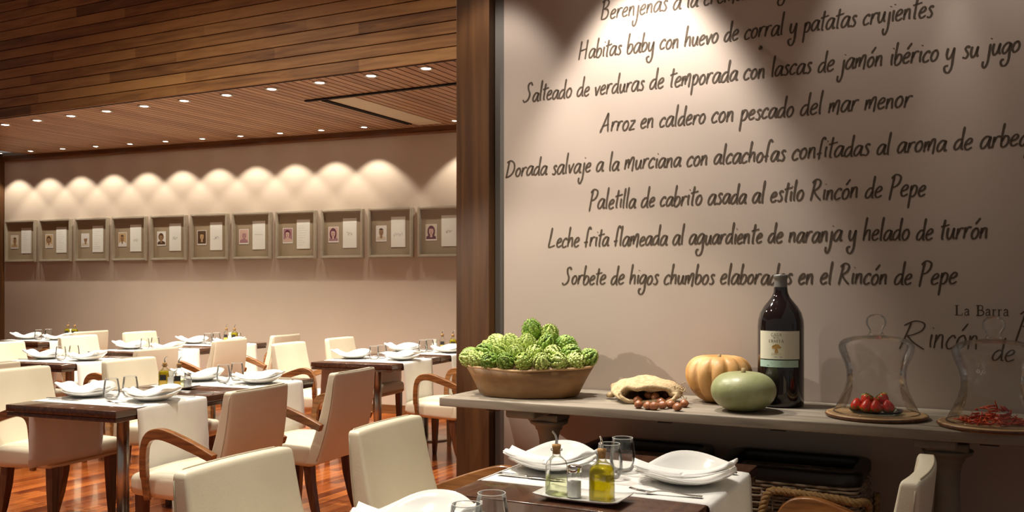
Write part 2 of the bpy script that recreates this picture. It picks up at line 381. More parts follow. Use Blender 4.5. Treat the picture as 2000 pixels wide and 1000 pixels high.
# downlights
dl = thing('ceiling_downlight', '', 'ceiling light')
b = MB(); b.lathe([(.034, .006), (.037, -.001), (.050, -.005), (.056, -.003), (.057, .006)], 28, cap=False); b.build('ring', M['trim_ring'], dl)
b = MB(); b.lathe([(.0, -.002), (.022, -.0025), (.035, .0)], 24, cap=False); b.build('lens', M['lamp'], dl)
DL = Kind(dl)
for k in range(11):
    p = Vector((-5.092, 9.259, 0)).lerp(Vector((-.639, 6.851, 0)), k/10); p.z = ZC-.004
    o = DL.put(p, 0, 'lit recessed downlight in the front row under the board fascia, %s from the left' % ORD[k] if k < 10 else 'large glaring recessed downlight nearest the wooden post, last of the front row', 'downlights in the front ceiling row')
    lamp('downlight_beam', p-Vector((0, 0, .03)), p-Vector((0, 0, 3))+N1*.05, 67, 112, .7, radius=.035)
for k in list(range(11))+[12]:
    p = bk(-6.62+.5105*k, -.27, ZC-.004)
    lab = 'small lit downlight in the row along the back wall, %s from the left' % ORD[k] if k < 11 else 'small downlight half hidden by the wooden post at the end of the back row'
    o = DL.put(p, 0, lab, 'downlights in the row along the back wall', (.8, .8, 1))
    lamp('downlight_beam', p-Vector((0, 0, .03)), p-Vector((0, 0, 3)), 26, 94, .35, radius=.012)

# added hall fill spots have no fittings; wall washers sit above the picture
for i, ((x, y), e, cone, bl) in enumerate(HALL_FILL):
    lamp('hall_fill_beam', (x, y, 4.28), (x, y, 0), e, cone, bl, radius=.09)
for i, (t, e, cone, az) in enumerate(WASH):
    p = wl(t, -.42, 3.02); lamp('wall_washer_beam', p, wl(t, -.02, az), e, cone, .55, (1, .96, .90), radius=.04)

lamp('console_spot_beam', wl(-.75, -1.35, 3.5), wl(.52, -.05, 1.02), 120, 42, .9, (1, .94, .82), radius=.035)
lamp('hall_spot_beam', wl(-3.2, -3.0, 2.75), wl(.34, -.1, 1.15), 360, 15, .6, (1, .94, .82), radius=.03)

# ------------------------------------------------------------------ pictures on the back wall
STY = [('pale', 'mid', 'dark', 'short', 'sepia'), ('sepia', 'mid', 'dark', 'bob', 'pale'), ('white', 'mid', 'dark', 'hat', 'pale'), ('sepia', 'mid', 'dark', 'short', 'white'),
       ('white', 'mid', 'dark', 'bob', 'dark'), ('dark', 'sepia', 'dark', 'short', 'dark'), ('blush', 'mauve', 'blush', 'short', 'mauve'), ('mauve', 'blush', 'plum', 'bob', 'blush'),
       ('blush', 'blush', 'plum', 'long', 'mauve'), ('white', 'mid', 'dark', 'short', 'pale'), ('pale', 'blush', 'plum', 'long', 'plum')]
LAB = ['at the far left end of the row beside the timber jamb', 'with a portrait of a dark-fringed person, second from the left',
       'holding a portrait of a person in a white hat', 'with a pale portrait of a short-haired person, fourth from the left', 'with a white-ground portrait of a person in dark jacket',
       'with a dark portrait of a person in suit', 'with a reddish portrait and one ink line across its letter', 'with a reddish close-up portrait, eighth from the left',
       'with a portrait of a long-haired person, third from the wooden post', 'with a portrait of a person in white shirt and a large signature', 'partly cut off by the wooden post at the right end']
FW = .518
fs_ = MB()
def ring4(b, w, h, bar, y0, y1, mi=0):
    for sx in (-1, 1): b.box((sx*(w-bar)/2, (y0+y1)/2, 0), (bar, abs(y1-y0), h), mi)
    for sz in (-1, 1): b.box((0, (y0+y1)/2, sz*(h-bar)/2), (w-2*bar, abs(y1-y0), bar), mi)
b = MB(); ring4(b, FW, FW, .030, 0, -.038); ring4(b, FW-.012, FW-.012, .014, -.038, -.042)
frame_o = b.build('moulding', M['frame'], None, bevel=.002)
b = MB(); b.box((0, -.006, 0), (FW-.05, .006, FW-.05)); mount_o = b.build('mount', M['mount'])
b = MB(); b.box((0, -.0335, 0), (FW-.058, .002, FW-.058)); pane_o = b.build('glass', M['pane'])
b = MB(); b.box((.085, -.0105, .008), (.168, .002, .315)); sheet_o = b.build('letter', M['paper'])
def ell(cx, cz, rx, rz, y, n=20, a0=0, a1=2*math.pi): return [(cx+rx*math.cos(a0+(a1-a0)*k/n), y, cz+rz*math.sin(a0+(a1-a0)*k/n)) for k in range(n)]
def portrait(st, i):
    bg, skin, hair, cut, coat = st; P = M['photo']; b = MB(); rnd = random.Random(i); dx = rnd.uniform(-.008, .008); y = -.0112
    b.box((0, -.0103, 0), (.128, .0012, .168), 4)
    b.poly([(-.057, y, -.068), (.057, y, -.068), (.057, y, .077), (-.057, y, .077)], 0)
    b.poly([(-.056, y-.0003, -.067), (.056, y-.0003, -.067), (.052, y-.0003, -.042), (.02, y-.0003, -.026), (-.02, y-.0003, -.026), (-.052, y-.0003, -.042)], 3)
    b.poly([(-.013+dx, y-.0005, -.05), (.013+dx, y-.0005, -.05), (.012+dx, y-.0005, -.01), (-.012+dx, y-.0005, -.01)], 1)
    if cut == 'long': b.poly(ell(dx, .008, .043, .062, y-.0004), 2)
    if cut == 'bob': b.poly(ell(dx, .02, .038, .044, y-.0004), 2)
    b.poly(ell(dx, .012, .026, .037, y-.0007), 1)
    b.poly(ell(dx, .022, .029, .034, y-.0009, 16, .12*math.pi, .88*math.pi), 2)
    for sx in (-1, 1): b.poly(ell(dx+sx*.010, .015, .0055, .0025, y-.0011, 10), 2)
    b.poly(ell(dx, -.008, .009, .0028, y-.0011, 10), 2)
    b.poly([(dx-.002, y-.0011, .012), (dx+.004, y-.0011, -.001), (dx-.003, y-.0011, -.001)], 2)
    if cut == 'hat':
        b.poly(ell(dx, .034, .046, .014, y-.0013), 4); b.poly(ell(dx, .036, .03, .033, y-.0014, 16, 0, math.pi), 4)
    return b.build('portrait', [P[bg], P[skin], P[hair], P[coat], P['white']])
def scribble(i):
    rnd = random.Random(40+i); b = MB(); y = -.0118
    if i in (1, 2, 0, 7):
        for r in range(9):
            z = .10-r*.026; pts = [(.02+.13*k/18, y, z+rnd.uniform(-.004, .004)) for k in range(int(rnd.uniform(9, 19)))]
            ribbon(b, pts, .0012)
    else:
        z = rnd.uniform(-.02, .02); w = .11 if i in (6, 9) else .07
        pts = [(.085-w/2+w*k/22+rnd.uniform(-.004, .004), y, z+rnd.uniform(-1, 1)*(.006 if i == 6 else .022)) for k in range(23)]
        ribbon(b, [tuple(p) for p in catmull(pts, 4)], .0017)
    return b.build('signature', M['ink_gray'])
def ribbon(b, pts, w, mi=0, wf=None):
    # flat stroke in the local x-z plane
    P = [Vector(p) for p in pts]; n = len(P); vs = []
    for i, p in enumerate(P):
        t = (P[min(n-1, i+1)]-P[max(0, i-1)]); t = t.normalized() if t.length > 1e-9 else Vector((1, 0, 0))
        nn = Vector((-t.z, 0, t.x)); ww = (wf(i, n, t) if wf else 1)*w/2; vs += [p+nn*ww, p-nn*ww]
    b.add(vs, [(2*i, 2*i+1, 2*i+3, 2*i+2) for i in range(n-1)], mi, False)
for i in range(11):
    t = -6.562+.5795*i
    r = thing('framed_picture', 'champagne framed picture '+LAB[i], 'picture', bk(t, -.001, 1.879), -TB, 'framed portraits on the back wall')
    for proto in (frame_o, mount_o, pane_o, sheet_o):
        c = proto if i == 0 else proto.copy()
        if i: C.objects.link(c)
        c.parent = r
    p = portrait(STY[i], i); p.parent = r; p.location = (-.115, 0, -.005)
    q = scribble(i); q.parent = sheet_o if i == 0 else [c for c in r.children if c.name.startswith('letter')][0]

# ------------------------------------------------------------------ handwriting on the right-hand wall
G = {
'a': (.95, [[(.78, .88), (.5, 1), (.18, .72), (.06, .25), (.25, .0), (.55, .28), (.82, .98)], [(.82, .98), (.74, .4), (.78, .03), (.98, .1)]]),
'b': (.85, [[(.22, 2.1), (.12, 1.1), (.1, .05)], [(.1, .45), (.38, .95), (.68, .8), (.66, .3), (.36, -.02), (.1, .06)]]),
'c': (.75, [[(.68, .78), (.5, 1), (.18, .72), (.06, .3), (.24, 0), (.66, .18)]]),
'd': (.95, [[(.72, .85), (.48, .95), (.16, .66), (.06, .22), (.24, 0), (.52, .22), (.74, .7)], [(.82, 2.1), (.74, 1.1), (.74, .1), (.92, .02)]]),
'e': (.78, [[(.1, .45), (.48, .58), (.64, .82), (.46, 1), (.16, .72), (.07, .28), (.28, 0), (.7, .2)]]),
'f': (.72, [[(.78, 1.8), (.58, 2.05), (.4, 1.75), (.3, .9), (.24, -.08)], [(.0, .42), (.2, .5), (.5, .5)]]),
'g': (.92, [[(.76, .88), (.5, 1), (.18, .72), (.06, .28), (.26, .02), (.54, .3), (.8, .95)], [(.8, .95), (.74, .2), (.72, -.6), (.52, -1.05), (.2, -1.1), (.02, -.8), (.12, -.52), (.3, -.55)]]),
'h': (.88, [[(.24, 2.15), (.14, 1.1), (.08, 0)], [(.1, .4), (.36, .92), (.6, .95), (.64, .5), (.66, .0)]]),
'i': (.38, [[(.2, 1), (.15, .4), (.2, 0)], [(.24, 1.45), (.27, 1.5)]]),
'j': (.5, [[(.32, 1), (.28, 0), (.22, -.7), (.0, -1.15), (-.22, -.95), (-.2, -.55)], [(.36, 1.45), (.39, 1.5)]]),
'l': (.42, [[(.26, 2.15), (.17, 1.0), (.16, .12), (.3, .02)]]),
'm': (1.25, [[(.14, 1), (.1, .5), (.06, 0)], [(.1, .45), (.34, .95), (.48, .85), (.46, .1)], [(.47, .4), (.8, 1.15), (1.02, 1.1), (1.0, .5), (.94, -.22)]]),
'n': (.88, [[(.16, 1), (.12, .5), (.08, 0)], [(.1, .42), (.38, .95), (.6, .9), (.62, .4), (.66, 0)]]),
'o': (.82, [[(.5, .98), (.2, .78), (.07, .32), (.26, 0), (.56, .18), (.68, .62), (.52, .95), (.4, .9)]]),
'p': (.85, [[(.2, 1), (.14, .1), (.08, -1.0)], [(.14, .5), (.4, .98), (.68, .8), (.62, .28), (.36, .02), (.14, .1)]]),
'q': (.9, [[(.76, .88), (.5, 1), (.18, .72), (.06, .28), (.26, .02), (.54, .3), (.8, .95)], [(.8, .95), (.68, -.1), (.6, -1.1)]]),
'r': (.72, [[(.18, 1), (.13, .5), (.08, 0)], [(.12, .45), (.34, .9), (.56, 1.02), (.7, .92)]]),
's': (.68, [[(.6, .86), (.42, 1.02), (.22, .82), (.38, .55), (.5, .28), (.32, 0), (.02, .1)]]),
't': (.62, [[(.38, 1.85), (.28, .9), (.24, .12), (.42, .02)], [(.0, 1.18), (.4, 1.26), (.85, 1.36)]]),
'u': (.88, [[(.14, 1), (.08, .4), (.24, 0), (.5, .25), (.68, .98)], [(.68, .98), (.64, .3), (.78, .02)]]),
'v': (.78, [[(.08, .95), (.2, .4), (.28, .02), (.5, .55), (.72, 1.05)]]),
'y': (.88, [[(.14, 1), (.08, .4), (.24, .05), (.5, .3), (.7, 1)], [(.7, 1), (.66, .1), (.62, -.7), (.38, -1.12), (.08, -1.0), (-.02, -.65), (.16, -.5), (.3, -.55)]]),
'z': (.75, [[(.08, .95), (.4, .98), (.64, .95), (.3, .45), (.04, .02), (.36, .04), (.7, .08)]]),
'A': (1.3, [[(.0, -.05), (.4, .9), (.82, 2.0)], [(.82, 2.0), (.86, 1.0), (.96, 0)], [(.22, .62), (.6, .7), (1.0, .8)]]),
'B': (1.15, [[(.3, 1.95), (.2, 1), (.1, 0)], [(.05, 1.75), (.5, 2.0), (.85, 1.75), (.7, 1.3), (.3, 1.05)], [(.3, 1.05), (.75, .95), (.88, .5), (.6, .08), (.06, .0)]]),
'D': (1.35, [[(.3, 1.85), (.2, 1), (.06, -.1)], [(.0, 1.7), (.5, 1.9), (1.0, 1.6), (1.12, .9), (.8, .3), (.3, .02), (-.06, -.05)]]),
'H': (1.3, [[(.22, 1.9), (.14, 1), (.04, 0)], [(1.0, 2.0), (.92, 1), (.86, 0)], [(.14, .9), (.5, .98), (.94, 1.06)]]),
'L': (1.1, [[(.36, 2.05), (.22, 1.1), (.06, .04), (.4, .02), (.9, .18)]]),
'P': (1.1, [[(.36, 1.9), (.24, 1), (.1, -.25)], [(.1, 1.7), (.5, 2.05), (.95, 1.85), (.9, 1.35), (.6, 1.0), (.28, .9)]]),
'R': (1.25, [[(.36, 1.85), (.24, 1), (.08, 0)], [(.08, 1.65), (.5, 1.98), (.9, 1.8), (.86, 1.35), (.55, 1.05), (.28, .95)], [(.3, .95), (.6, .5), (1.1, .02)]]),
'S': (1.15, [[(.98, 1.65), (.78, 1.95), (.45, 1.75), (.5, 1.25), (.72, .75), (.55, .2), (.1, -.05), (-.12, .2)]]),
}
ACC = {'ó': 'o', 'é': 'e'}
def handwriting(root, text, t0, t1, xh, w, seed, z=0, y=0):
    rnd = random.Random(seed); pen = 0; strokes = []; words = [0]
    for ch in text:
        if ch == ' ': pen += .62; words.append(len(strokes)); continue
        adv, st = G[ACC.get(ch, ch)]; j = rnd.uniform(-.05, .05); sc = rnd.uniform(.95, 1.06)
        for s_ in st: strokes.append([(pen+(x+.12*zz)*sc, zz*sc+j) for x, zz in s_])
        if ch in ACC: strokes.append([(pen+.5, 1.3), (pen+.95, 1.85)])
        pen += adv*sc
    k = (t1-t0)/pen
    for a, c in zip(words, words[1:]+[len(strokes)]):
        b = MB()
        for s_ in strokes[a:c]:
            pts = [(t0+x*k, y, z+zz*xh) for x, zz in s_]; pts = [tuple(p) for p in catmull(pts, 5)]
            ribbon(b, pts, w, 0, lambda i, n, t: (.62+.5*abs(t.z))*(1.0 if 0 < i < n-1 else .55)*(1.15 if i < n*.25 else 1))
        b.build('word', M['ink'], root)
LINES = [('Berenjenas a la crema con gambas', .489, 1.46, 2.497, 'handwritten menu line cut by the top of the picture, highest on the wall'),
 ('Habitas baby con huevo de corral y patatas crujientes', .385, 1.814, 2.336, 'dark handwritten menu line beginning Habitas, second from top'),
 ('Salteado de verduras de temporada con lascas de jamón ibérico y su jugo', .114, 2.097, 2.172, 'long dark handwritten menu line beginning Salteado'),
 ('Arroz en caldero con pescado del mar menor', .487, 1.739, 2.008, 'dark handwritten menu line beginning Arroz'),
 ('Dorada salvaje a la murciana con alcachofas confitadas al aroma de arbequina', .022, 2.24, 1.836, 'longest dark handwritten menu line beginning Dorada at the wooden post'),
 ('Paletilla de cabrito asada al estilo Rincón de Pepe', .433, 1.788, 1.672, 'dark handwritten menu line beginning Paletilla'),
 ('Leche frita flameada al aguardiente de naranja y helado de turrón', .237, 1.995, 1.508, 'dark handwritten menu line beginning Leche frita'),
 ('Sorbete de higos chumbos elaborados en el Rincón de Pepe', .31, 1.894, 1.342, 'lowest full menu line beginning Sorbete, behind the wine bottle neck')]
for i, (tx, a, c, z, lab) in enumerate(LINES):
    handwriting(thing('wall_lettering', lab, 'lettering', W0+Vector((0, 0, z)), -TW, 'handwritten menu lines on the wall'), tx, a, c, .0405, .0072, i, 0, -.0012)
o = thing('wall_lettering', 'large script signature on the wall behind the two glass bell jars', 'lettering', W0+Vector((0, 0, 1.095)), -TW); t = 1.69
for dx, zz, tx, xh, wd in ((0, 0, 'R', .055, .105), (.105, .01, 'incón', .05, .17), (.315, -.03, 'de', .04, .075), (.385, .045, 'Pepe', .055, .25)):
    handwriting(o, tx, t+dx, t+dx+wd, xh, .0055, 77, zz, -.0012)
# roman lettering  (x, z polylines with weight)
SERIF = {
'L': (.72, [([(.16, 0), (.16, 1)], .15), ([(.0, 0), (.62, 0)], .06), ([(.0, 1), (.34, 1)], .05), ([(.62, 0), (.66, .24)], .05)]),
'a': (.52, [([(.08, .5), (.18, .62), (.32, .6), (.38, .48), (.38, .1), (.46, .0)], .1), ([(.38, .38), (.14, .3), (.06, .14), (.14, .0), (.28, .04), (.38, .16)], .07)]),
'B': (.72, [([(.16, 0), (.16, 1)], .15), ([(.0, 1), (.4, 1), (.56, .88), (.54, .62), (.38, .53), (.16, .52)], .08), ([(.38, .53), (.62, .42), (.62, .14), (.44, 0), (.0, 0)], .1)]),
'r': (.42, [([(.12, 0), (.12, .62)], .1), ([(.0, 0), (.26, 0)], .045), ([(.0, .62), (.12, .62)], .045), ([(.12, .44), (.24, .6), (.38, .58)], .08)]),
'C': (.8, [([(.7, .78), (.56, .96), (.34, 1), (.12, .78), (.06, .5), (.14, .2), (.36, .0), (.58, .04), (.72, .22)], .09)]),
'A': (.78, [([(.06, 0), (.36, 1)], .06), ([(.36, 1), (.68, 0)], .13), ([(.18, .34), (.54, .34)], .05), ([(-.04, 0), (.2, 0)], .04), ([(.54, 0), (.8, 0)], .04)]),
'S': (.6, [([(.48, .8), (.4, .98), (.2, .98), (.08, .78), (.2, .56), (.42, .42), (.5, .2), (.34, .0), (.14, .02), (.05, .22)], .09)]),
'D': (.8, [([(.16, 0), (.16, 1)], .13), ([(.0, 1), (.4, 1), (.66, .78), (.68, .3), (.42, 0), (.0, 0)], .08)]),
'E': (.68, [([(.16, 0), (.16, 1)], .13), ([(.0, 0), (.56, 0), (.6, .2)], .05), ([(.0, 1), (.54, 1), (.56, .82)], .05), ([(.16, .52), (.42, .52)], .05)]),
'R': (.76, [([(.16, 0), (.16, 1)], .13), ([(.0, 1), (.42, 1), (.56, .84), (.5, .58), (.16, .5)], .08), ([(.34, .5), (.66, .0), (.76, 0)], .1), ([(.0, 0), (.3, 0)], .04)]),
'M': (.98, [([(.12, 0), (.14, 1)], .06), ([(.14, 1), (.46, .1)], .12), ([(.46, .1), (.78, 1)], .05), ([(.78, 1), (.8, 0)], .13), ([(.0, 0), (.24, 0)], .04), ([(.68, 0), (.92, 0)], .04)]),
'I': (.38, [([(.16, 0), (.16, 1)], .13), ([(.02, 0), (.3, 0)], .04), ([(.02, 1), (.3, 1)], .04)]),
'T': (.7, [([(.32, 0), (.32, 1)], .13), ([(.02, .8), (.04, 1), (.6, 1), (.62, .8)], .05), ([(.18, 0), (.46, 0)], .04)]),
'J': (.42, [([(.24, 1), (.24, .1), (.12, -.12), (.0, -.06)], .12), ([(.1, 1), (.38, 1)], .04)]),
'U': (.8, [([(.14, 1), (.14, .3), (.28, .02), (.5, .02), (.62, .3), (.62, 1)], .09), ([(.0, 1), (.28, 1)], .04), ([(.5, 1), (.74, 1)], .04)]),
}
def serif(b, text, x0, h, z=0, y=0, mi=0, track=.06, width=None, bold=1):
    n = sum(SERIF[c][0]+track if c != ' ' else .45 for c in text); k = h if width is None else width/n; x = x0
    for c in text:
        if c == ' ': x += .45*k; continue
        adv, st = SERIF[c]
        for pts, w in st:
            p = [(x+px*k, y, z+pz*h) for px, pz in pts]; p = [tuple(q) for q in catmull(p, 4)] if len(p) > 3 else p
            ribbon(b, p, w*h*bold, mi)
        x += (adv+track)*k
o = thing('wall_lettering', 'short printed serif lettering above the right glass bell jar', 'lettering', wl(1.886, 0, 1.228), -TW)
b = MB(); serif(b, 'La', 0, .036, 0, -.0012, width=.052, bold=1.1); b.build('word', M['ink'], o)
b = MB(); serif(b, 'Barra', .07, .036, 0, -.0012, width=.108, bold=1.1); b.build('word', M['ink'], o)
b = MB(); b.lathe([(.0, 0), (.009, .0), (.008, .006), (.003, .012), (.0, .0125)], 16, cap=False); o = b.build('wall_stud', M['ink'])
o.location = wl(1.179, -.0002, 2.295); o.rotation_euler = (R(90), 0, -TW); tag(o, 'tiny dark round stud on the lettered wall', 'stud')

# ------------------------------------------------------------------ dining tables
def make_table():
    t = thing('dining_table', '', 'table')
    # local x: from right edge (0) to left (-.70);  y: away from the camera 0 .. .81
    b = MB(); b.rbox((.70, .81, .034), .003, 1, c=(-.35, .41, .733)); b.build('tabletop', M['table'], t)
    b = MB(); b.box((-.35, .41, .7045), (.692, .802, .019)); b.build('edge_frame', M['table'], t, bevel=.002)
    b = MB(); b.lathe([(.031, .018), (.031, .695)], 28, (-.35, .41, 0)); b.build('column', M['steel'], t)
    b = MB(); b.lathe([(.0, .022), (.05, .020), (.2, .014), (.235, .008), (.235, .001), (.0, .001)], 40, (-.35, .41, 0), cap=False); b.build('base', M['steel'], t)
    b = MB(); b.box((-.35, .41, .689), (.34, .34, .01)); b.build('top_plate', M['steel'], t)
    return t
TABLE = Kind(make_table())
def runner_mesh(drop=.31, w=.48, seed=0):
    rnd = random.Random(seed); b = MB(); nb = 12; prof = []
    r = .012; z = .7515
    def side(sg):   # from hanging end up to the edge
        x = .004 if sg > 0 else -.704
        pts = [(x+sg*(.006+.012*(k/7)), z-drop+(drop-.02)*(1-k/7)) for k in range(7, -1, -1)]
        pts += [(x+sg*.004, z-.009), (x-sg*.001, z-.002)]
        return pts
    L_ = side(-1); Rr = side(1)
    prof = L_+[(-.66+.64*k/8, z) for k in range(9)]+list(reversed(Rr))
    vs = []
    for j in range(nb+1):
        y = -w/2+w*j/nb
        for i, (x, zz) in enumerate(prof):
            hang = max(0, (z-.02-zz)/drop); sg = 1 if x > -.35 else -1
            wv = math.sin(j*.9+seed+sg)*.006*hang+math.sin(j*.37+2*seed)*.008*hang
            vs.append((x+sg*(abs(wv)), y*(1-.02*hang)+.004*hang*math.sin(seed+3*i), zz))
    m = len(prof); fs = [(j*m+i, j*m+i+1, (j+1)*m+i+1, (j+1)*m+i) for j in range(nb) for i in range(m-1)]
    b.add(vs, fs); return b
RUN = [Kind(tag(runner_mesh(.29+.03*k, seed=k).build('table_runner', M['linen'], solid=.0018), '', 'table runner')) for k in range(3)]

# plate: shallow bowl with a lobed, raised rim
def make_plate():
    b = MB()
    def fn(p, a, r):
        k = max(0, (r-.055)/.085); q = 1+.05*k*math.cos(4*a); lift = .034*k*k*max(0, math.sin(a+.25))**1.5+.007*k*k*math.cos(3*a)
        return (p.x*q, p.y*q, p.z+lift)
    b.lathe([(.0, .006), (.05, .006), (.075, .010), (.10, .018), (.125, .028), (.140, .035), (.1425, .0335), (.128, .0245), (.10, .013), (.07, .004), (.052, .001), (.048, .0), (.0, .0)], 56, cap=False, fn=fn)
    return tag(b.build('plate', M['china']), '', 'plate')
PLATE = Kind(make_plate())
def make_napkin():
    # folded napkin laid like a band: sags in the bowl, both ends rise over the rim
    b = MB(); n = 22; nw = 10; vs = []
    for layer in (0, 1):
        for i in range(n+1):
            u = i/n*2-1; L_ = .142
            x = u*L_; z0 = .020+.026*abs(u)**2.0+(.014*u*u if u > 0 else 0)
            for j in range(nw+1):
                v = j/nw*2-1; hw = .037+.010*abs(u)+(.004 if u > 0 else 0)
                y = v*hw+.010*math.sin(u*2.2)
                puff = .012*(1-v*v)**.5*(1-.3*abs(u))
                z = z0+(puff+.006+.003*math.sin(v*5+u*3) if layer else 0)-.004*math.cos(v*3)
                vs.append((x+.012*v*(1 if u > 0 else -.6), y, z))
    m = nw+1; fs = []
    for layer in (0, 1):
        o = layer*(n+1)*m
        for i in range(n):
            for j in range(nw):
                q = (o+i*m+j, o+i*m+j+1, o+(i+1)*m+j+1, o+(i+1)*m+j); fs.append(q if layer else tuple(reversed(q)))
    o = (n+1)*m
    for i in range(n):
        for j in (0, nw): fs.append((i*m+j, (i+1)*m+j, o+(i+1)*m+j, o+i*m+j))
    for j in range(nw):
        for i in (0, n): fs.append((i*m+j, i*m+j+1, o+i*m+j+1, o+i*m+j))
    b.add(vs, fs)
    t = thing('napkin', '', 'napkin'); b.build('folded_band', M['napkin'], t)
    b = MB(); pts = [(-.135+.27*k/20, -.040-.004*math.sin(k), .031+.026*abs(k/10-1)**2.0) for k in range(21)]
    b.sweep(pts, [(-.010, -.0015), (.010, -.0015), (.010, .0015), (-.010, .0015)]); b.build('hem_fold', M['napkin'], t)
    return t
NAPKIN = Kind(make_napkin())
def make_glass():
    b = MB(); o = [(.0, .0015), (.024, .001), (.030, .004), (.0375, .018), (.0405, .035), (.0395, .06), (.035, .09), (.0325, .106)]
    i = [(.0312, .106), (.0337, .09), (.038, .06), (.039, .036), (.036, .02), (.028, .010), (.0, .009)]
    b.lathe(o+[(.0319, .1068)]+i, 32, cap=False)
    t = thing('tumbler', '', 'glass'); b.build('glass_body', M['glass'], t)
    b = MB(); pts = [(.0319*math.cos(a), .0319*math.sin(a), .1062) for a in [2*math.pi*k/32 for k in range(32)]]; b.tube(pts, .0009, 6, closed=True); b.build('rim', M['etch'], t)
    return t
GLASS = Kind(make_glass())
def make_fork():
    b = MB(); sec = lambda w, h: [(-w, -h), (w, -h), (w, h), (-w, h)]
    pts = [(0, 0, .003), (.03, 0, .003), (.09, 0, .010), (.125, 0, .009), (.145, 0, .004), (.158, 0, .005)]; ws = [.0085, .0075, .004, .004, .010, .011]
    b.sweep(pts, lambda i: sec(ws[i], .0013))
    t = thing('fork', '', 'fork'); b.build('handle', M['chrome'], t, bevel=.0008); b = MB()
    for k in range(4):
        y = -.0088+k*.0059; b.sweep([(.157, y, .005), (.18, y, .008), (.205, y*.9, .013)], lambda i: sec([.0018, .0016, .0008][i], .001))
    b.build('tines', M['chrome'], t); return t
def make_knife():
    b = MB(); sec = lambda w, h: [(-w, -h), (w, -h), (w, h), (-w, h)]
    b.sweep([(0, 0, .004), (.02, 0, .0045), (.09, 0, .004), (.10, 0, .004)], lambda i: sec([.008, .0085, .006, .006][i], .0032))
    t = thing('knife', '', 'knife'); b.build('handle', M['chrome'], t, bevel=.0015); b = MB()
    b.sweep([(.10, 0, .0035), (.12, 0, .003), (.19, .001, .003), (.215, .003, .003), (.225, .005, .003)], lambda i: sec([.006, .010, .0105, .007, .001][i], .0008)); b.build('blade', M['chrome'], t)
    return t
FORK = Kind(make_fork()); KNIFE = Kind(make_knife())
def make_shaker():
    t = thing('salt_shaker', '', 'shaker'); b = MB()
    b.lathe([(.0, .0), (.021, .0), (.0225, .003), (.0225, .05), (.020, .058), (.0165, .064), (.0165, .074)], 8, cap=False, sm=False); b.build('glass_jar', M['glass'], t)
    b = MB(); b.lathe([(.0, .003), (.0195, .003), (.0195, .044), (.0, .044)], 8, cap=False, sm=False); b.build('salt', M['salt'], t)
    b = MB(); b.lathe([(.0185, .070), (.0195, .071), (.0195, .083), (.017, .088), (.006, .0905), (.0, .0907)], 24, cap=False); b.build('screw_lid', M['chrome'], t); return t
SHAKER = Kind(make_shaker())
def sq_lathe(b, prof, n=32, p=5, mi=0):
    # square-ish bottle: superellipse section
    def fn(pt, a, r):
        e = p if r > .02 else 2; k = (abs(math.cos(a))**e+abs(math.sin(a))**e)**(-1/e); return (pt.x*k, pt.y*k, pt.z)
    b.lathe(prof, n, cap=False, fn=fn, mi=mi)
def make_cruet(kind, label=False):
    t = thing('oil_bottle' if kind == 'oil' else 'vinegar_bottle', '', 'bottle'); b = MB()
    sq_lathe(b, [(.0, .0), (.028, .0), (.0305, .003), (.0305, .076), (.0285, .090), (.021, .099), (.0145, .106), (.0115, .112), (.0115, .122), (.0165, .124), (.0165, .128), (.0115, .130)] if kind == 'oil' else
             [(.0, .0), (.025, .0), (.027, .003), (.027, .066), (.0265, .080), (.0235, .094), (.0175, .104), (.012, .109), (.0115, .122), (.0165, .124), (.0165, .128), (.0115, .130)])
    b.build('glass_body', M['glass'], t); b = MB()
    lv = .094 if kind == 'oil' else .052
    sq_lathe(b, [(.0, .004), (.0265, .004), (.0285 if kind == 'oil' else .0252, .006), (.0285 if kind == 'oil' else .0252, min(lv, .074))]+([(.0268, .087), (.0205, .094)] if kind == 'oil' else [])+[(.0, lv)]); b.build('oil_fill' if kind == 'oil' else 'vinegar_fill', M['oil' if kind == 'oil' else 'vinegar'], t)
    b = MB(); b.lathe([(.0, .114), (.0095, .114), (.0115, .131), (.0125, .134), (.0125, .140), (.0, .142)], 20, cap=False); ck = b.build('cork', M['cork'], t)
    b = MB(); pts = catmull([(0, 0, .140), (0, 0, .155), (.004, 0, .166), (.013, 0, .176)], 5); b.tube(pts, [.0046-.0024*i/(len(pts)-1) for i in range(len(pts))], 10, up=Vector((0, 1, 0))); b.build('pour_spout', M['chrome'], ck)
    if label:
        b = MB(); b.box((0, -.0315 if kind == 'oil' else -.028, .058), (.036, .0012, .030)); b.build('dark_label', M['label_dark'], t)
        b = MB(); b.box((0, -.0315 if kind == 'oil' else -.028, .027), (.036, .0012, .030)); b.build('ochre_label', M['label_gold'], t)
    return t
OIL = {l: Kind(make_cruet('oil', l)) for l in (False, True)}
VIN = {l: Kind(make_cruet('vinegar', l)) for l in (False, True)}
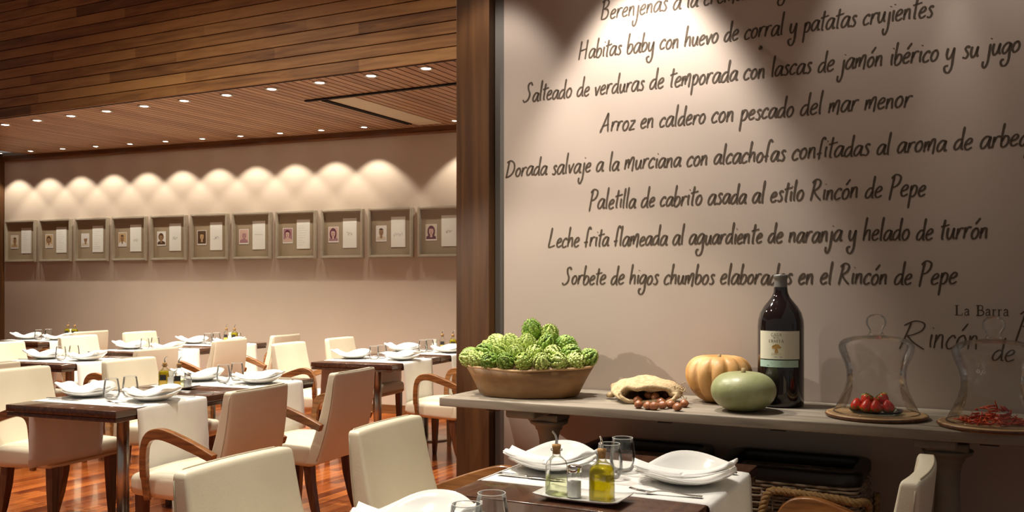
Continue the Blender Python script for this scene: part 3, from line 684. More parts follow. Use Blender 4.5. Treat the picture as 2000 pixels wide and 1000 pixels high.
def make_tray():
    b = MB(); n = 14; m = 6; vs = []
    for i in range(n+1):
        for j in range(m+1):
            u, v = i/n*2-1, j/m*2-1; e = max(abs(u)**6, abs(v)**5)
            vs.append((u*.125, v*.066, .004+.010*e+.006*abs(u)**4))
    for i in range(n+1):
        for j in range(m+1):
            u, v = i/n*2-1, j/m*2-1; e = max(abs(u)**6, abs(v)**5); vs.append((u*.121, v*.062, .0+.009*e+.006*abs(u)**4))
    k = m+1; o = (n+1)*k; fs = []
    for i in range(n):
        for j in range(m):
            fs.append((i*k+j, (i+1)*k+j, (i+1)*k+j+1, i*k+j+1)); fs.append((o+i*k+j, o+i*k+j+1, o+(i+1)*k+j+1, o+(i+1)*k+j))
    for i in range(n):
        for j in (0, m): fs.append((i*k+j, (i+1)*k+j, o+(i+1)*k+j, o+i*k+j))
    for j in range(m):
        for i in (0, n): fs.append((i*k+j, i*k+j+1, o+i*k+j+1, o+i*k+j))
    b.add(vs, fs); return tag(b.build('cruet_tray', M['china']), '', 'tray')
TRAY = Kind(make_tray())
def make_caddy():
    t = thing('sachet_holder', '', 'holder'); b = MB()
    for d in ((0, -.014, .03, .044, .003, .06), (0, .014, .03, .044, .003, .06), (-.021, 0, .03, .003, .028, .06), (.021, 0, .03, .003, .028, .06)): b.box(d[:3], d[3:])
    b.box((0, 0, .002), (.044, .03, .004)); b.build('holder_box', M['china'], t, bevel=.001)
    for k in range(4):
        b = MB(); b.box((-.012+.008*k, .0, .058), (.0025, .022, .075), mtx=Matrix.Rotation(.12*(k-1.5), 3, 'Y')); b.build('paper_sachet', M['paper'], t)
    return t
CADDY = Kind(make_caddy())

class Sq:
    def __init__(s, nr, ang, desc): s.nr = Vector((*nr, 0)); s.ang = ang; s.desc = desc; s.u = Vector((math.cos(ang), -math.sin(ang), 0)); s.w = Vector((math.sin(ang), math.cos(ang), 0))
    def at(s, a, bb, z): return s.nr+s.u*a+s.w*bb+Vector((0, 0, z))
def far(nr, ang, k=.822): return (nr[0]+math.sin(ang)*k, nr[1]+math.cos(ang)*k)
R0 = Vector((.8046, 3.017)); n0 = (R0.x-1.642*math.sin(TW), R0.y-1.642*math.cos(TW))
P1 = (-1.845, 4.28); P2 = (-.883, 6.76); P3 = (-3.31, 6.76); P5 = (-3.10, 7.88); P6 = (-4.84, 9.40)
SQ = {'0n': Sq(n0, TW, 'near half of the front table'), '0f': Sq(far(n0, TW), TW, 'far half of the front table'),
      '1n': Sq(P1, TB, 'near half of the left foreground table'), '1f': Sq(far(P1, TB), TB, 'far half of the left foreground table'),
      '2n': Sq(P2, TB, 'near half of the post-side table'), '2f': Sq(far(P2, TB), TB, 'far half of the post-side table'),
      '3': Sq(P3, TB, 'small table behind the left foreground'), '5': Sq(P5, TB, 'near half of the middle background table'),
      '4': Sq(far(P5, TB), TB, 'far half of the middle background table'), '6': Sq(P6, TB, 'furthest left table')}
RC = {'0n': .44, '0f': .44, '1n': .39, '1f': .44, '2n': .41, '2f': .43, '3': .38, '5': .38, '4': .40, '6': .38}
SKIP = {('0n', 'right')}
for i, (k, s) in enumerate(SQ.items()):
    TABLE.put(s.nr, -s.ang, 'dark wood table on steel column, '+s.desc, 'dark square dining tables')
    rc = RC[k]
    RUN[i % 3].put(s.at(0, rc-(.012 if k == '1n' else 0), 0), -s.ang-(.025 if k == '1n' else 0), 'white linen runner over the '+s.desc, 'white table runners')
    z = .7535; rnd = random.Random(i+5)
    for side, a in (('right', -.13), ('left', -.565 if k != '0n' else -.535)):
        if (k, side) in SKIP: continue
        where = side+' side, '+s.desc
        rz = -s.ang+rnd.uniform(-.25, .25)
        PLATE.put(s.at(a, rc, z), rz, 'white bowl-shaped plate, '+where, 'white plates')
        if k == '0n' : rn = -s.ang+.25
        else: rn = -s.ang+rnd.uniform(-.12, .22)
        NAPKIN.put(s.at(a, rc-.028, z+.0005), rn+(math.pi if side == 'left' and k[0] != '0' else 0), 'folded white napkin on the plate, '+where, 'folded white napkins')
        near, farr = -.175, .18
        if side == 'right':
            FORK.put(s.at(a+.10, rc+near, z), -s.ang+math.pi+.12, 'steel fork by the plate, '+where, 'steel forks')
            KNIFE.put(s.at(a+.11, rc+farr, z), -s.ang+math.pi, 'steel knife by the plate, '+where, 'steel knives')
        else:
            KNIFE.put(s.at(a-.11, rc+near+.015, z), -s.ang, 'steel knife by the plate, '+where, 'steel knives')
            FORK.put(s.at(a-.10, rc+farr, z), -s.ang, 'steel fork by the plate, '+where, 'steel forks')
    off = {'0f': (.06, -.06), '0n': (.02, -.10)}.get(k, (.07, -.06))
    for q, (da, db) in enumerate(((-.35, off[0]), (-.348, off[1]))):
        GLASS.put(s.at(da, rc+db, z), rnd.uniform(0, 6), 'clear stemless tumbler, %s of two, %s' % (('further', 'nearer')[q], s.desc), 'clear tumblers')
# cruet trays
def cruets(k, a, bb, label, zt=.7515):
    s = SQ[k]; d = s.desc.replace('near half of ', '').replace('far half of ', ''); d = d if d[:4] == 'the ' else 'the '+d
    TRAY.put(s.at(a, bb, zt), -s.ang, 'white tray holding the cruets on '+d, 'cruet trays')
    zz = zt+.0045
    if not label:
        VIN[False].put(s.at(a-.082, bb+.0, zz), -s.ang+math.pi, 'domed clear vinegar bottle with cork and spout on '+d, 'corked cruet bottles')
        SHAKER.put(s.at(a-.026, bb-.005, zz), -s.ang, 'glass salt shaker with metal screw lid on '+d, 'salt shakers')
        OIL[False].put(s.at(a+.055, bb-.005, zz), -s.ang-math.pi/2, 'square corked bottle of green-gold oil on '+d, 'corked cruet bottles')
    else:
        fl_ = k in ('1f',)
        o1 = OIL[True] if k in ('1f', '6') else VIN[True]; o2 = VIN[True] if k in ('1f',) else OIL[True]
        o1.put(s.at(a-.075, bb, zz), -s.ang+.4, 'corked bottle with dark-ochre label, left of two on '+d, 'labelled cruet bottles')
        o2.put(s.at(a+.035, bb-.01, zz), -s.ang+.4, 'corked bottle with dark-ochre label, right of two on '+d, 'labelled cruet bottles')
        if k != '2f': CADDY.put(s.at(a-.02, bb+.0, zz), -s.ang, 'white holder of paper sachets between the bottles on '+d, 'sachet holders')
        else: CADDY.put(s.at(a-.15, bb+.0, zt), -s.ang, 'white holder of paper sachets left of the bottles on '+d, 'sachet holders')
        if k != '6': SHAKER.put(s.at(a+.088, bb, zz), -s.ang, 'glass salt shaker with metal screw lid on '+d, 'salt shakers')
cruets('0n', -.315, .925, False)
cruets('1f', -.40, .03, True)
cruets('2f', -.26, .73, True); cruets('4', -.36, .73, True); cruets('6', -.30, .73, True)

# ------------------------------------------------------------------ chairs (local +x is the way the sitter faces)
def make_chair():
    t = thing('armchair', '', 'chair')
    def seat(p):
        cx = (p.x+.035)/.22; cy = p.y/.25; w = p.y*(1+.04*cx)
        return (p.x, w, p.z+(.030*(1-cx*cx)*(1-cy*cy) if p.z > .40 else 0)+(.012*cx if p.z < .38 else 0))
    b = MB(); b.rbox((.42, .485, .112), .032, 4, (5, 5, 2), lambda p: seat(Vector((p.x-.035, p.y, p.z+.407)))); b.build('seat', M['leather'], t)
    z0, z1 = .352, .86
    def back(p):
        f = max(0, min(1, (p.z-z0)/(z1-z0))); th = 1.0-.50*f**1.3; cx = -.236-.125*f-.02*math.sin(f*math.pi); y = p.y*(1-.085*f+.0*f)
        curve = -.018*(1-(p.y/.235)**2)*f
        arch = (.030*(1-(p.y/.235)**2) if f < .02 else 0)
        return (cx+p.x*th+curve, y, p.z+arch)
    b = MB(); b.rbox((.095, .47, z1-z0), .017, 4, (1, 6, 10), lambda p: back(Vector((p.x, p.y, p.z+(z0+z1)/2)))); bo = b.build('backrest', M['leather'], t)
    # stitched seam around the rear edge
    b = MB(); seam = []
    for k in range(13): seam.append(back(Vector((-.030, -.236, z0+.03+(z1-z0-.055)*k/12))))
    for k in range(1, 12): seam.append(back(Vector((-.030, -.236+.472*k/12, z1+.001))))
    for k in range(13): seam.append(back(Vector((-.030, .236, z1-.025-(z1-z0-.055)*k/12))))
    b.tube(seam, .0028, 6); b.build('piping', M['piping'], bo)
    for sg in (-1, 1):
        y = sg*.262
        pts = catmull([(-.325, y, .568), (-.22, y, .608), (-.10, y*1.01, .648), (-.03, y*1.02, .662), (.027, y*1.02, .648), (.057, y*1.02, .602), (.066, y*1.01, .52), (.064, y*.99, .43), (.055, y*.97, .352)], 6)
        n = len(pts)
        def sec(i):
            f = i/(n-1); h = .019+.007*math.sin(min(1, f*1.6)*math.pi)-(.006 if f > .85 else 0); w = .0145+.004*(1-f)
            c_ = .004; return [(-w+c_, -h), (w-c_, -h), (w, -h+c_), (w, h-c_), (w-c_, h), (-w+c_, h), (-w, h-c_), (-w, -h+c_)]
        b = MB(); b.sweep(pts, sec, up=Vector((0, 1, 0)) if False else Vector((0, 0, 1)))
        b = MB()
        # build the section with its width along y throughout the bend
        vs = []; fs = []; k8 = 8
        for i, p in enumerate(pts):
            tt = (pts[min(n-1, i+1)]-pts[max(0, i-1)]).normalized(); nn = Vector((-tt.z, 0, tt.x))
            for q in sec(i): vs.append(p+Vector((0, q[0], 0))+nn*q[1])
        for i in range(n-1):
            for m in range(k8): fs.append((i*k8+m, i*k8+(m+1) % k8, (i+1)*k8+(m+1) % k8, (i+1)*k8+m))
        fs += [tuple(range(k8)), tuple((n-1)*k8+m for m in range(k8))]
        b.add(vs, fs, sm=False); b.build('armrest', M['armwood'], t, bevel=.002)
    for (x, y, dx, dy) in ((.135, .20, .008, .004), (.135, -.20, .008, -.004), (-.20, .19, -.075, .004), (-.20, -.19, -.075, -.004)):
        b = MB(); sq = lambda i: [(-w_[i], -w_[i]), (w_[i], -w_[i]), (w_[i], w_[i]), (-w_[i], w_[i])]
        w_ = [.0245, .0225, .0185, .0135]; b.sweep([(x, y, .365), (x+dx*.15, y+dy*.3, .25), (x+dx*.5, y+dy*.6, .12), (x+dx, y+dy, 0)], sq, up=Vector((1, 0, 0)), sm=False)
        b.build('leg', M['legwood'], t, bevel=.002)
    return t
CHAIR = Kind(make_chair())
TOP = .355
def chair_at(sq, side, a, bb, label, twist=0):
    """a: how far the top of the backrest stands outside the table edge, bb: along the table"""
    s = SQ[sq]; rz = -s.ang+(math.pi if side == 'R' else 0)+R(twist)
    aa = a-TOP if side == 'R' else -.70-a+TOP
    CHAIR.put(s.at(aa, bb, 0), rz, label, 'cream leather armchairs')
CH = [('0f', 'L', .485, .45, 'cream armchair left of the front table, nearest the wooden post', 4), ('0n', 'L', .47, .52, 'large cream armchair back at the bottom of the picture, nearest of all', 2),
      ('0f', 'R', .50, .44, 'cream armchair seen edge-on at right, in front of the wicker basket', -2),
      ('1n', 'L', .59, .575, 'cream armchair at the left picture edge, tucked under the foreground table', 0), ('1f', 'L', .50, .52, 'cream armchair facing right behind the oil bottles of the left foreground table', 0),
      ('1n', 'R', .59, .27, 'cream armchair seen from behind with stitched back, right of the near table end', 0), ('1f', 'R', .545, .37, 'cream armchair seen from behind, full back and rear legs on red floor', 0),
      ('2n', 'L', .50, .44, 'cream armchair facing right at the near left of the table by the post', 0), ('2f', 'L', .50, .40, 'cream armchair facing right at the far left of the table by the post', 0),
      ('2n', 'R', .56, .38, 'cream armchair whose curved arm and seat show left of the post above the console end', 0), ('2f', 'R', .50, .36, 'cream armchair mostly hidden behind the wooden post', 0),
      ('3', 'L', .50, .50, 'cream armchair back cut by the left picture edge behind the small table', 0), ('3', 'R', .50, .42, 'tan-shaded armchair back right of the small table, behind the oil bottles', 0),
      ('5', 'L', .50, .38, 'cream armchair facing right behind the two tumblers of the small table', 0), ('5', 'R', .50, .42, 'tan-shaded armchair seen from behind in front of the middle background table', 0),
      ('4', 'L', .50, .34, 'small cream armchair facing right against the back wall, left of the middle cruets', 0), ('4', 'R', .50, .42, 'armchair seen from behind, standing behind another chair left of the post table', 0),
      ('6', 'R', .40, .30, 'small cream armchair seen from behind at the furthest left table', 0), ('6', 'L', .50, .30, 'sliver of a cream armchair at the left edge beside the timber jamb', 0)]
for c in CH: chair_at(*c[:5], twist=c[5])
CHAIR.put((-2.93, 5.53, 0) if False else Vector((-3.20, 5.62, 0))-D1*.355+N1*.0, -TB+math.pi, 'top of a cream armchair seen from behind at the left edge, lowest of those there', 'cream leather armchairs')

# ------------------------------------------------------------------ console under the lettering
cs = thing('console_table', 'long weathered grey wooden console table against the lettered wall', 'table', SH0, -TW)
b = MB(); b.rbox((4.1, .54, .036), .004, 2, (1, 1, 1), c=(2.05, .272, .862)); b.build('plank_top', M['console'], cs)
for x in (.37, 1.87, 3.6):
    b = MB()   # crossbar, square capital and turned column
    b.rbox((.13, .42, .036), .012, 3, c=(x-.03, .265, .8255))
    lg = b.build('pedestal_leg', M['console_leg'], cs)
    b = MB(); b.rbox((.135, .135, .03), .008, 2, c=(x, .27, .793)); b.lathe([(.082, .778), (.078, .765), (.06, .755), (.056, .748), (.056, .742), (.048, .735), (.040, .70), (.039, .62), (.043, .55), (.052, .42), (.060, .30), (.058, .2), (.05, .14), (.07, .12), (.085, .10), (.085, .05), (.11, .045), (.11, .0)], 28, (x, .27, 0)); b.build('turned_column', M['console_leg'], lg)
for x in (.185, .92, 1.335, 2.00):
    b = MB(); b.poly([(x-.035, .05, .844), (x+.045, .05, .844), (x+.025, .05, .820), (x-.03, .05, .820)]); vs = [(x-.035, y, z) for y in (.05, .1) for z in (.844,)]
    b = MB(); P = [(x-.035, .8439), (x+.045, .8439), (x+.024, .822), (x-.03, .822)]
    b.add([(px, y, pz) for y in (.12, .42) for px, pz in P], [(0, 1, 2, 3), (7, 6, 5, 4)]+[(i, (i+1) % 4, 4+(i+1) % 4, 4+i) for i in range(4)], sm=False); b.build('brace', M['bracket'], cs)

# ------------------------------------------------------------------ bowl of artichokes
BC = sh(.292, .235, .8802); bt = BC
bw = thing('wooden_bowl', 'wide carved wooden bowl heaped with artichokes on the left of the console', 'bowl', BC, -TW+R(13))
def oct8(p, a, r):
    k = 1+.025*math.cos(8*a)+.010*math.cos(3*a+1); return (p.x*k, p.y*k, p.z+(.004*math.cos(2*a)+.002*math.sin(5*a))*(p.z/.12))
b = MB(); b.lathe([(.0, .0), (.19, .0), (.205, .006), (.222, .04), (.243, .08), (.268, .122), (.258, .124), (.24, .11), (.21, .05), (.18, .02), (.0, .016)], 64, sy=.72, cap=False, fn=oct8); b.build('bowl_body', M['bowl'], bw)
b = MB(); pts = [Vector(oct8(Vector((.263*math.cos(a), .263*math.sin(a)*.72, .123)), a, .26)) for a in [2*math.pi*k/64 for k in range(64)]]
b.tube(pts, .0055, 6, closed=True); b.build('rim', M['bowl_rim'], bw)
def make_artichoke(seed, m):
    rnd = random.Random(seed); t = thing('artichoke', '', 'artichoke'); b = MB()
    b.lathe([(.0, -.032), (.02, -.028), (.029, -.01), (.031, .006), (.026, .024), (.012, .036), (.0, .039)], 18, cap=False)
    rows = [(-.024, 9, .016, .018), (-.016, 11, .0165, .019), (-.008, 11, .0165, .019), (.0, 11, .0165, .019), (.008, 10, .0155, .018), (.016, 9, .0145, .017), (.024, 7, .013, .016), (.031, 6, .012, .015), (.0375, 5, .0105, .014), (.0425, 4, .009, .013), (.0452, 3, .008, .012)]
    for ri, (z, n, w, h) in enumerate(rows):
        for k in range(n):
            a = 2*math.pi*(k+.5*(ri % 2))/n+rnd.uniform(-.08, .08)
            rad = math.sqrt(max(0, 1-((z-.004)/.042)**2))*.033+.0015
            o = Vector((rad*math.cos(a), rad*math.sin(a), z)); out = Vector((math.cos(a), math.sin(a), 0)); sd = Vector((-math.sin(a), math.cos(a), 0))
            ph = math.asin(max(-1, min(1, (z-.004)/.042))); up = (Vector((0, 0, .042*math.cos(ph)))+out*(-.033*math.sin(ph)+.042*rnd.uniform(.0, .10))).normalized(); nr = sd.cross(up); nr = nr if nr.dot(out) > 0 else -nr
            W_ = w*rnd.uniform(.85, 1.1); H_ = h*rnd.uniform(.9, 1.1); vs = []
            for f, wf, of in ((0, .7, .0005), (.35, 1, .0030), (.7, .9, .0042), (.9, .55, .0042), (1.0, .18, .0036)):
                for s_ in (-1, -.45, 0, .45, 1): vs.append(o+up*(H_*(f-.35))+sd*(s_*W_*wf*.62)+nr*(of-.004*s_*s_+.001))
            fs = [(i*5+j, i*5+j+1, (i+1)*5+j+1, (i+1)*5+j) for i in range(4) for j in range(4)]
            b.add(vs, fs)
            b.add([vs[20]+nr*.0006, vs[24]+nr*.0006, vs[22]+up*.002+nr*.0012, vs[17]+nr*.0006], [(3, 1, 2), (3, 2, 0)], 1)
    b.build('head', [m, M['arti_tip']], t, solid=0)
    b = MB(); b.lathe([(.0, -.050), (.007, -.050), (.008, -.03), (.012, -.026)], 12, cap=False); b.build('stem', M['stem'], t); return t
ART = [Kind(make_artichoke(s, M['arti'][s % 3])) for s in range(4)]
# (x along the bowl, y towards the wall, height above console, tilt axis angle, tilt, size, where)
FRONT = [(-.235, -.05), (-.185, -.108), (-.125, -.140), (-.055, -.158), (.018, -.160), (.088, -.150), (.152, -.125), (.208, -.075)]
spots = []
for i, (x, y) in enumerate(FRONT): spots.append((x, y, .150, 1.0, 'in the front row of the bowl, %s from the left' % ORD[i]))
MIDR = [(-.255, .045), (-.17, -.03), (-.10, -.068), (-.03, -.085), (.045, -.085), (.115, -.065), (.18, -.02), (.245, .0), (.235, .065)]
for i, (x, y) in enumerate(MIDR): spots.append((x, y, .178 if 0 < i < 7 else .155, 1.0, 'in the middle row of the heap, %s from the left' % ORD[i]))
UPR = [(-.135, .03), (-.07, -.005), (.0, -.015), (.075, .0), (.14, .045), (-.185, .085)]
for i, (x, y) in enumerate(UPR): spots.append((x, y, .212 if i < 5 else .185, 1.0, ['high on the left shoulder of the heap', 'left of centre in the upper row', 'in the centre of the upper row under the topmost one', 'right of centre in the upper row', 'high on the right shoulder of the heap', 'at the back left of the heap'][i]))
BACK = [(-.10, .12), (-.02, .14), (.06, .14), (.14, .12)]
for i, (x, y) in enumerate(BACK): spots.append((x, y, .190, 1.0, 'at the back of the heap near the wall, %s from the left' % ORD[i]))
spots.append((.005, .045, .262, 1.15, 'sitting on the very top of the heap')); spots.append((.075, .055, .243, 1.1, 'just right of the topmost one, at the peak'))
for i, (x, y, z, sc, wh) in enumerate(spots):
    rnd = random.Random(100+i); p = BC+Matrix.Rotation(-TW+R(13), 3, 'Z') @ Vector((x, y, 0))+Vector((0, 0, z))
    o = ART[(i*7+i//3) % 4].put(p, 0, 'green artichoke '+wh, 'artichokes in the wooden bowl', (sc*.94, sc*.94, sc*1.0))
    d = Vector((x*1.6, y*2.2-.10, .10+rnd.uniform(-.05, .12)))
    if z > .235: d = Vector((x, -.1, .25))
    d = Matrix.Rotation(-TW+R(13), 3, 'Z') @ d
    o.rotation_euler = (d.to_track_quat('Z', 'Y') @ Matrix.Rotation(rnd.uniform(0, 6), 3, 'Z').to_quaternion()).to_euler()

# ------------------------------------------------------------------ burlap sack and chestnuts
SC = sh(.80, .272, .8802); SR = -TW+R(8)
sk = thing('burlap_sack', 'small burlap sack lying open on the console, spilling chestnuts', 'sack', SC, SR)
b = MB(); rows = [(.125, .02, .012, -.02), (.105, .07, .035, -.025), (.06, .118, .075, -.02), (.0, .142, .098, -.005), (-.05, .138, .092, .005), (-.085, .122, .078, .012), (-.105, .112, .068, .018), (-.112, .108, .062, .018), (-.104, .100, .056, .018), (-.07, .095, .05, .016), (.0, .09, .045, .01), (.05, .05, .03, 0)]
n = 40; vs = []
for y, w, h, cx in rows:
    for k in range(n):
        a = 2*math.pi*k/n; ca, sa = math.cos(a), math.sin(a)
        z = h*(.42+.58*sa) if sa > 0 else h*.42*(1+sa*1.0)
        wob = .004*math.sin(5*a+y*40)+.003*math.sin(9*a-y*60)
        vs.append((cx+(w+wob)*(abs(ca)**.8)*(1 if ca > 0 else -1), y+.010*math.sin(3*a)*(1 if y < -.05 else .3), max(.0005, z+wob)))
fs = [(i*n+k, i*n+(k+1) % n, (i+1)*n+(k+1) % n, (i+1)*n+k) for i in range(len(rows)-1) for k in range(n)]
b.add(vs, fs+[tuple(range(n))]); b.build('sack_body', M['burlap'], sk)
b = MB(); i0 = 7*n; ringp = [Vector(vs[i0+k])+Vector((0, -.002, .002)) for k in range(n)]; ringp = [p+Vector((0, 0, .006)) for p in ringp]
b.tube(ringp, .0085, 8, closed=True, up=Vector((0, 1, 0))); b.build('rolled_hem', M['burlap'], sk)
b = MB(); b.lathe([(.0, -.012), (.016, -.008), (.02, 0), (.012, .01), (.0, .012)], 10, (-.155, .02, .016), cap=False); b.build('tied_corner', M['burlap'], sk)
b = MB(); rnd = random.Random(3)
for k in range(16):
    p0 = Vector((.118+rnd.uniform(-.02, .02), -.03+rnd.uniform(-.03, .03), .05+rnd.uniform(-.01, .01))); pts = [p0]
    for j in range(4): pts.append(pts[-1]+Vector((rnd.uniform(-.002, .014), rnd.uniform(-.016, .008), rnd.uniform(-.016, .014))))
    b.tube([tuple(p) for p in catmull([tuple(p) for p in pts], 4)], .0014, 5)
b.build('frayed_fringe', M['burlap'], sk)
ct = thing('chestnut', '', 'chestnut'); b = MB()
def nut(p, a, r): return (p.x*(1+.08*math.cos(a)), p.y, p.z)
b.lathe([(.0, .0), (.009, .001), (.0155, .006), (.0165, .011), (.013, .018), (.006, .0225), (.0, .026)], 20, sy=.86, cap=False, fn=nut); b.build('shell', M['chestnut'], ct)
b = MB(); b.lathe([(.0, -.0004), (.0075, .0003), (.0095, .0014)], 14, sy=.8, cap=False); b.build('pale_scar', M['nut_cap'], ct)
CT = Kind(ct)
NUTS = [((1248, 791), 'at the front left of the spill beside the sack hem'), ((1265, 793), 'second from the left in the front line'), ((1279, 794), 'third from the left in the front line'), ((1294, 792), 'fourth from the left in the front line'),
        ((1311, 791), 'fifth from the left in the front line'), ((1323, 796), 'nearest the console edge, at the front right'), ((1338, 789), 'lying apart at the far right end'),
        ((1266, 781), 'left in the second line, cracked side up'), ((1281, 783), 'second in the second line'), ((1302, 779), 'on the heap in the middle of the mouth'), ((1316, 781), 'right in the second line'), ((1245, 783), 'inside the left corner of the mouth'), ((1290, 786), 'wedged between the two lines, at centre'), ((1308, 785), 'wedged between the two lines, at right')]
for i, ((u, v), wh) in enumerate(NUTS):
    rnd = random.Random(i+60); zz = .893; Y = (1.34-zz)*1800/(v-556); x = (u-1000)/1800*Y
    o = CT.put((x, Y, .8815+(.016 if 7 <= i <= 10 else 0)), 0, 'brown chestnut '+wh, 'spilled chestnuts', (1.22,)*3)
    o.rotation_euler = (rnd.uniform(-.25, .25)-(.0), rnd.uniform(-.25, .25), rnd.uniform(0, 6))

# ------------------------------------------------------------------ pumpkin, squash
def gourd(name, label, m, loc, rad, h, ribs, depth, dimple, taper, rz, stem=True, irr=0):
    t = thing(name, label, 'pumpkin' if ribs else 'squash', loc, rz); b = MB(); n = 96; vs = []; K = 28; fs = []
    for i in range(K+1):
        ph = -math.pi/2+math.pi*i/K
        for k in range(n):
            a = 2*math.pi*k/n; c = abs(math.cos(ph))**.85; s_ = math.sin(ph)
            rib = (1-depth*(1-abs(math.cos(ribs*a/2))**.6)*c) if ribs else 1
            r = rad*c*rib*(1+taper*s_)*(1+irr*math.sin(2*a+1)+irr*.7*math.sin(3*a)*c)
            z = h/2*(s_*(1 if s_ > 0 else .96))
            dz = -dimple*h*math.exp(-(c/.42)**2) if s_ > 0 else dimple*.35*h*math.exp(-(c/.4)**2)
            vs.append((r*math.cos(a), r*math.sin(a), h/2+z+dz))
    fs = [(i*n+k, i*n+(k+1) % n, (i+1)*n+(k+1) % n, (i+1)*n+k) for i in range(K) for k in range(n)]
    zmin = min(v[2] for v in vs); vs = [(x, y, z-zmin) for x, y, z in vs]
    b.add(vs, fs); b.build('skin', m, t)
    if stem:
        b = MB(); zt = h-dimple*h-zmin; b.tube([(0, 0, zt-.01), (.002, 0, zt+.006), (.006, .003, zt+.014)], [.012, .008, .007], 8, up=Vector((0, 1, 0))); b.build('stalk', M['stalk'], t)
    return t
gourd('pumpkin', 'orange ribbed pumpkin on the console behind the green squash', M['pumpkin'], sh(1.055, .375, .8802), .127, .210, 12, .16, .13, .16, .3)
gourd('green_squash', 'smooth pale green round squash in front of the orange pumpkin', M['melon'], sh(1.20, .165, .8802), .119, .155, 0, 0, .06, .05, .9, True, .025)

# ------------------------------------------------------------------ big wine bottle
BO = sh(1.293, .375, .8802)
wb = thing('wine_bottle', 'giant dark red wine bottle with cream label standing on the console', 'bottle', BO, -TW+R(16))
b = MB(); b.lathe([(.0, .006), (.05, .004), (.078, .0), (.0845, .006), (.0855, .02), (.0855, .30), (.084, .325), (.077, .352), (.063, .377), (.047, .396), (.034, .413), (.027, .430), (.0245, .45), (.0235, .47), (.0, .47)], 64, cap=False); b.build('bottle_glass', M['wine'], wb)
b = MB(); b.lathe([(.0246, .448), (.0240, .472), (.0240, .482), (.0268, .484), (.0268, .494), (.0255, .498), (.0, .4985)], 32, cap=False); b.build('capsule', M['capsule'], wb)
def curved(b, r, a0, a1, z0, z1, mi=0, n=24):
    vs = []
    for k in range(n+1):
        a = a0+(a1-a0)*k/n; vs += [(r*math.cos(a), r*math.sin(a), z0), (r*math.cos(a), r*math.sin(a), z1)]
    b.add(vs, [(2*k, 2*k+2, 2*k+3, 2*k+1) for k in range(n)], mi)
A0, A1 = R(-90-64), R(-90+46); RL = .0862
b = MB(); curved(b, RL, A0, A1, .182, .287); lb = b.build('label', M['label'], wb)
b = MB(); curved(b, RL, A0, A1-.07, .152, .178); b.build('mint_band', M['label_green'], wb)
def bend(flat, r, ac):
    o = MB(); o.v = []
    for x, y, z in flat.v:
        a = ac+x/r; o.v.append((r*math.cos(a), r*math.sin(a), z))
    o.f, o.mi, o.sm = flat.f, flat.mi, flat.sm; return o
AC = R(-90-16); f = MB()
serif(f, 'CASA', -.020, .0105, .268, 0, 0, width=.040, bold=1.1); serif(f, 'DE LA', -.010, .0055, .2595, 0, 0, width=.020, bold=1.2); serif(f, 'ERMITA', -.028, .0105, .2445, 0, 0, width=.056, bold=1.1)
serif(f, 'JUMILLA', -.018, .006, .1985, 0, 1, width=.036, bold=1.2)
f.poly([(-.006, 0, .206), (.008, 0, .206), (.004, 0, .224), (-.003, 0, .224)], 1)
for cx, cz, rx, rz in ((0, .229, .016, .006), (-.008, .225, .009, .004), (.010, .226, .009, .004), (.002, .234, .010, .004)): f.poly(ell(cx, cz, rx, rz, 0, 14), 1)
for x0, x1, z in ((-.008, .004, .190), (.012, .022, .190), (-.02, .02, .168), (-.016, .018, .163), (-.036, -.028, .158)): f.poly([(x0, 0, z), (x1, 0, z), (x1, 0, z+.0012), (x0, 0, z+.0012)], 0)
for z in (.184, .285): f.poly([(-.07, 0, z), (.085, 0, z), (.085, 0, z+.0008), (-.07, 0, z+.0008)], 1)
bend(f, RL+.0005, AC).build('label_print', [M['ink'], M['ink_gold']], lb)

# ------------------------------------------------------------------ glass bell jars
def bell(loc, lab, boardlab, name):
    bd = thing('serving_board', boardlab, 'board', loc, -TW); b = MB()
    b.lathe([(.0, .0), (.158, .0), (.166, .004), (.168, .009), (.165, .014), (.158, .016), (.155, .0145), (.0, .0145)], 56, cap=False); b.build('disc', M['board'], bd)
    b = MB(); b.lathe([(.1665, .0035), (.1692, .008), (.1668, .0125)], 56, cap=False); b.build('dark_edge', M['legwood'], bd)
    j = thing('glass_bell_jar', lab, 'bell jar', Vector(loc)+Vector((0, 0, .0160)), -TW); b = MB()
    pr = [(.140, .0), (.137, .008), (.122, .04), (.106, .075), (.0965, .11), (.0965, .14), (.104, .17), (.116, .197), (.123, .217), (.124, .230), (.119, .243), (.105, .254), (.078, .262), (.04, .266), (.026, .269), (.023, .276)]
    b.lathe(pr, 56, cap=False); b.build('dome', M['glass_thick'], j)
    b = MB(); b.lathe([(.023, .276), (.020, .283), (.024, .290), (.032, .303), (.034, .315), (.031, .328), (.02, .339), (.0, .342)], 32, cap=False); b.build('knob', M['glass_thick'], j)
    b = MB(); b.tube([(.140*math.cos(a), .140*math.sin(a), .0025) for a in [2*math.pi*k/56 for k in range(56)]], .0024, 6, closed=True); b.build('foot_rim', M['glass'], j)
    return bd, j
J1 = sh(1.648, .215, .8802); J2 = sh(2.01, .14, .8802)
bell(J1, 'clear glass bell jar with knob covering red strawberries', 'round wooden board under the bell jar of strawberries', 'a')
bd2, j2 = bell(J2, 'clear glass bell jar at the right edge covering dried chillies', 'round wooden board under the bell jar of dried chillies', 'b')
f = MB()
for sx in (-1, 1):
    for cz in (0, .018):
        pts = [(sx*(.009+.0055*math.cos(a)*(1-a/14)), 0, cz+.0065*math.sin(a)*(1-a/14)*(1 if cz else -1)) for a in [k*.35 for k in range(24)]]; ribbon(f, pts, .0016)
    ribbon(f, [(sx*.001, 0, -.012), (sx*.004, 0, .0), (sx*.012, 0, .008), (sx*.002, 0, .026)], .0016)
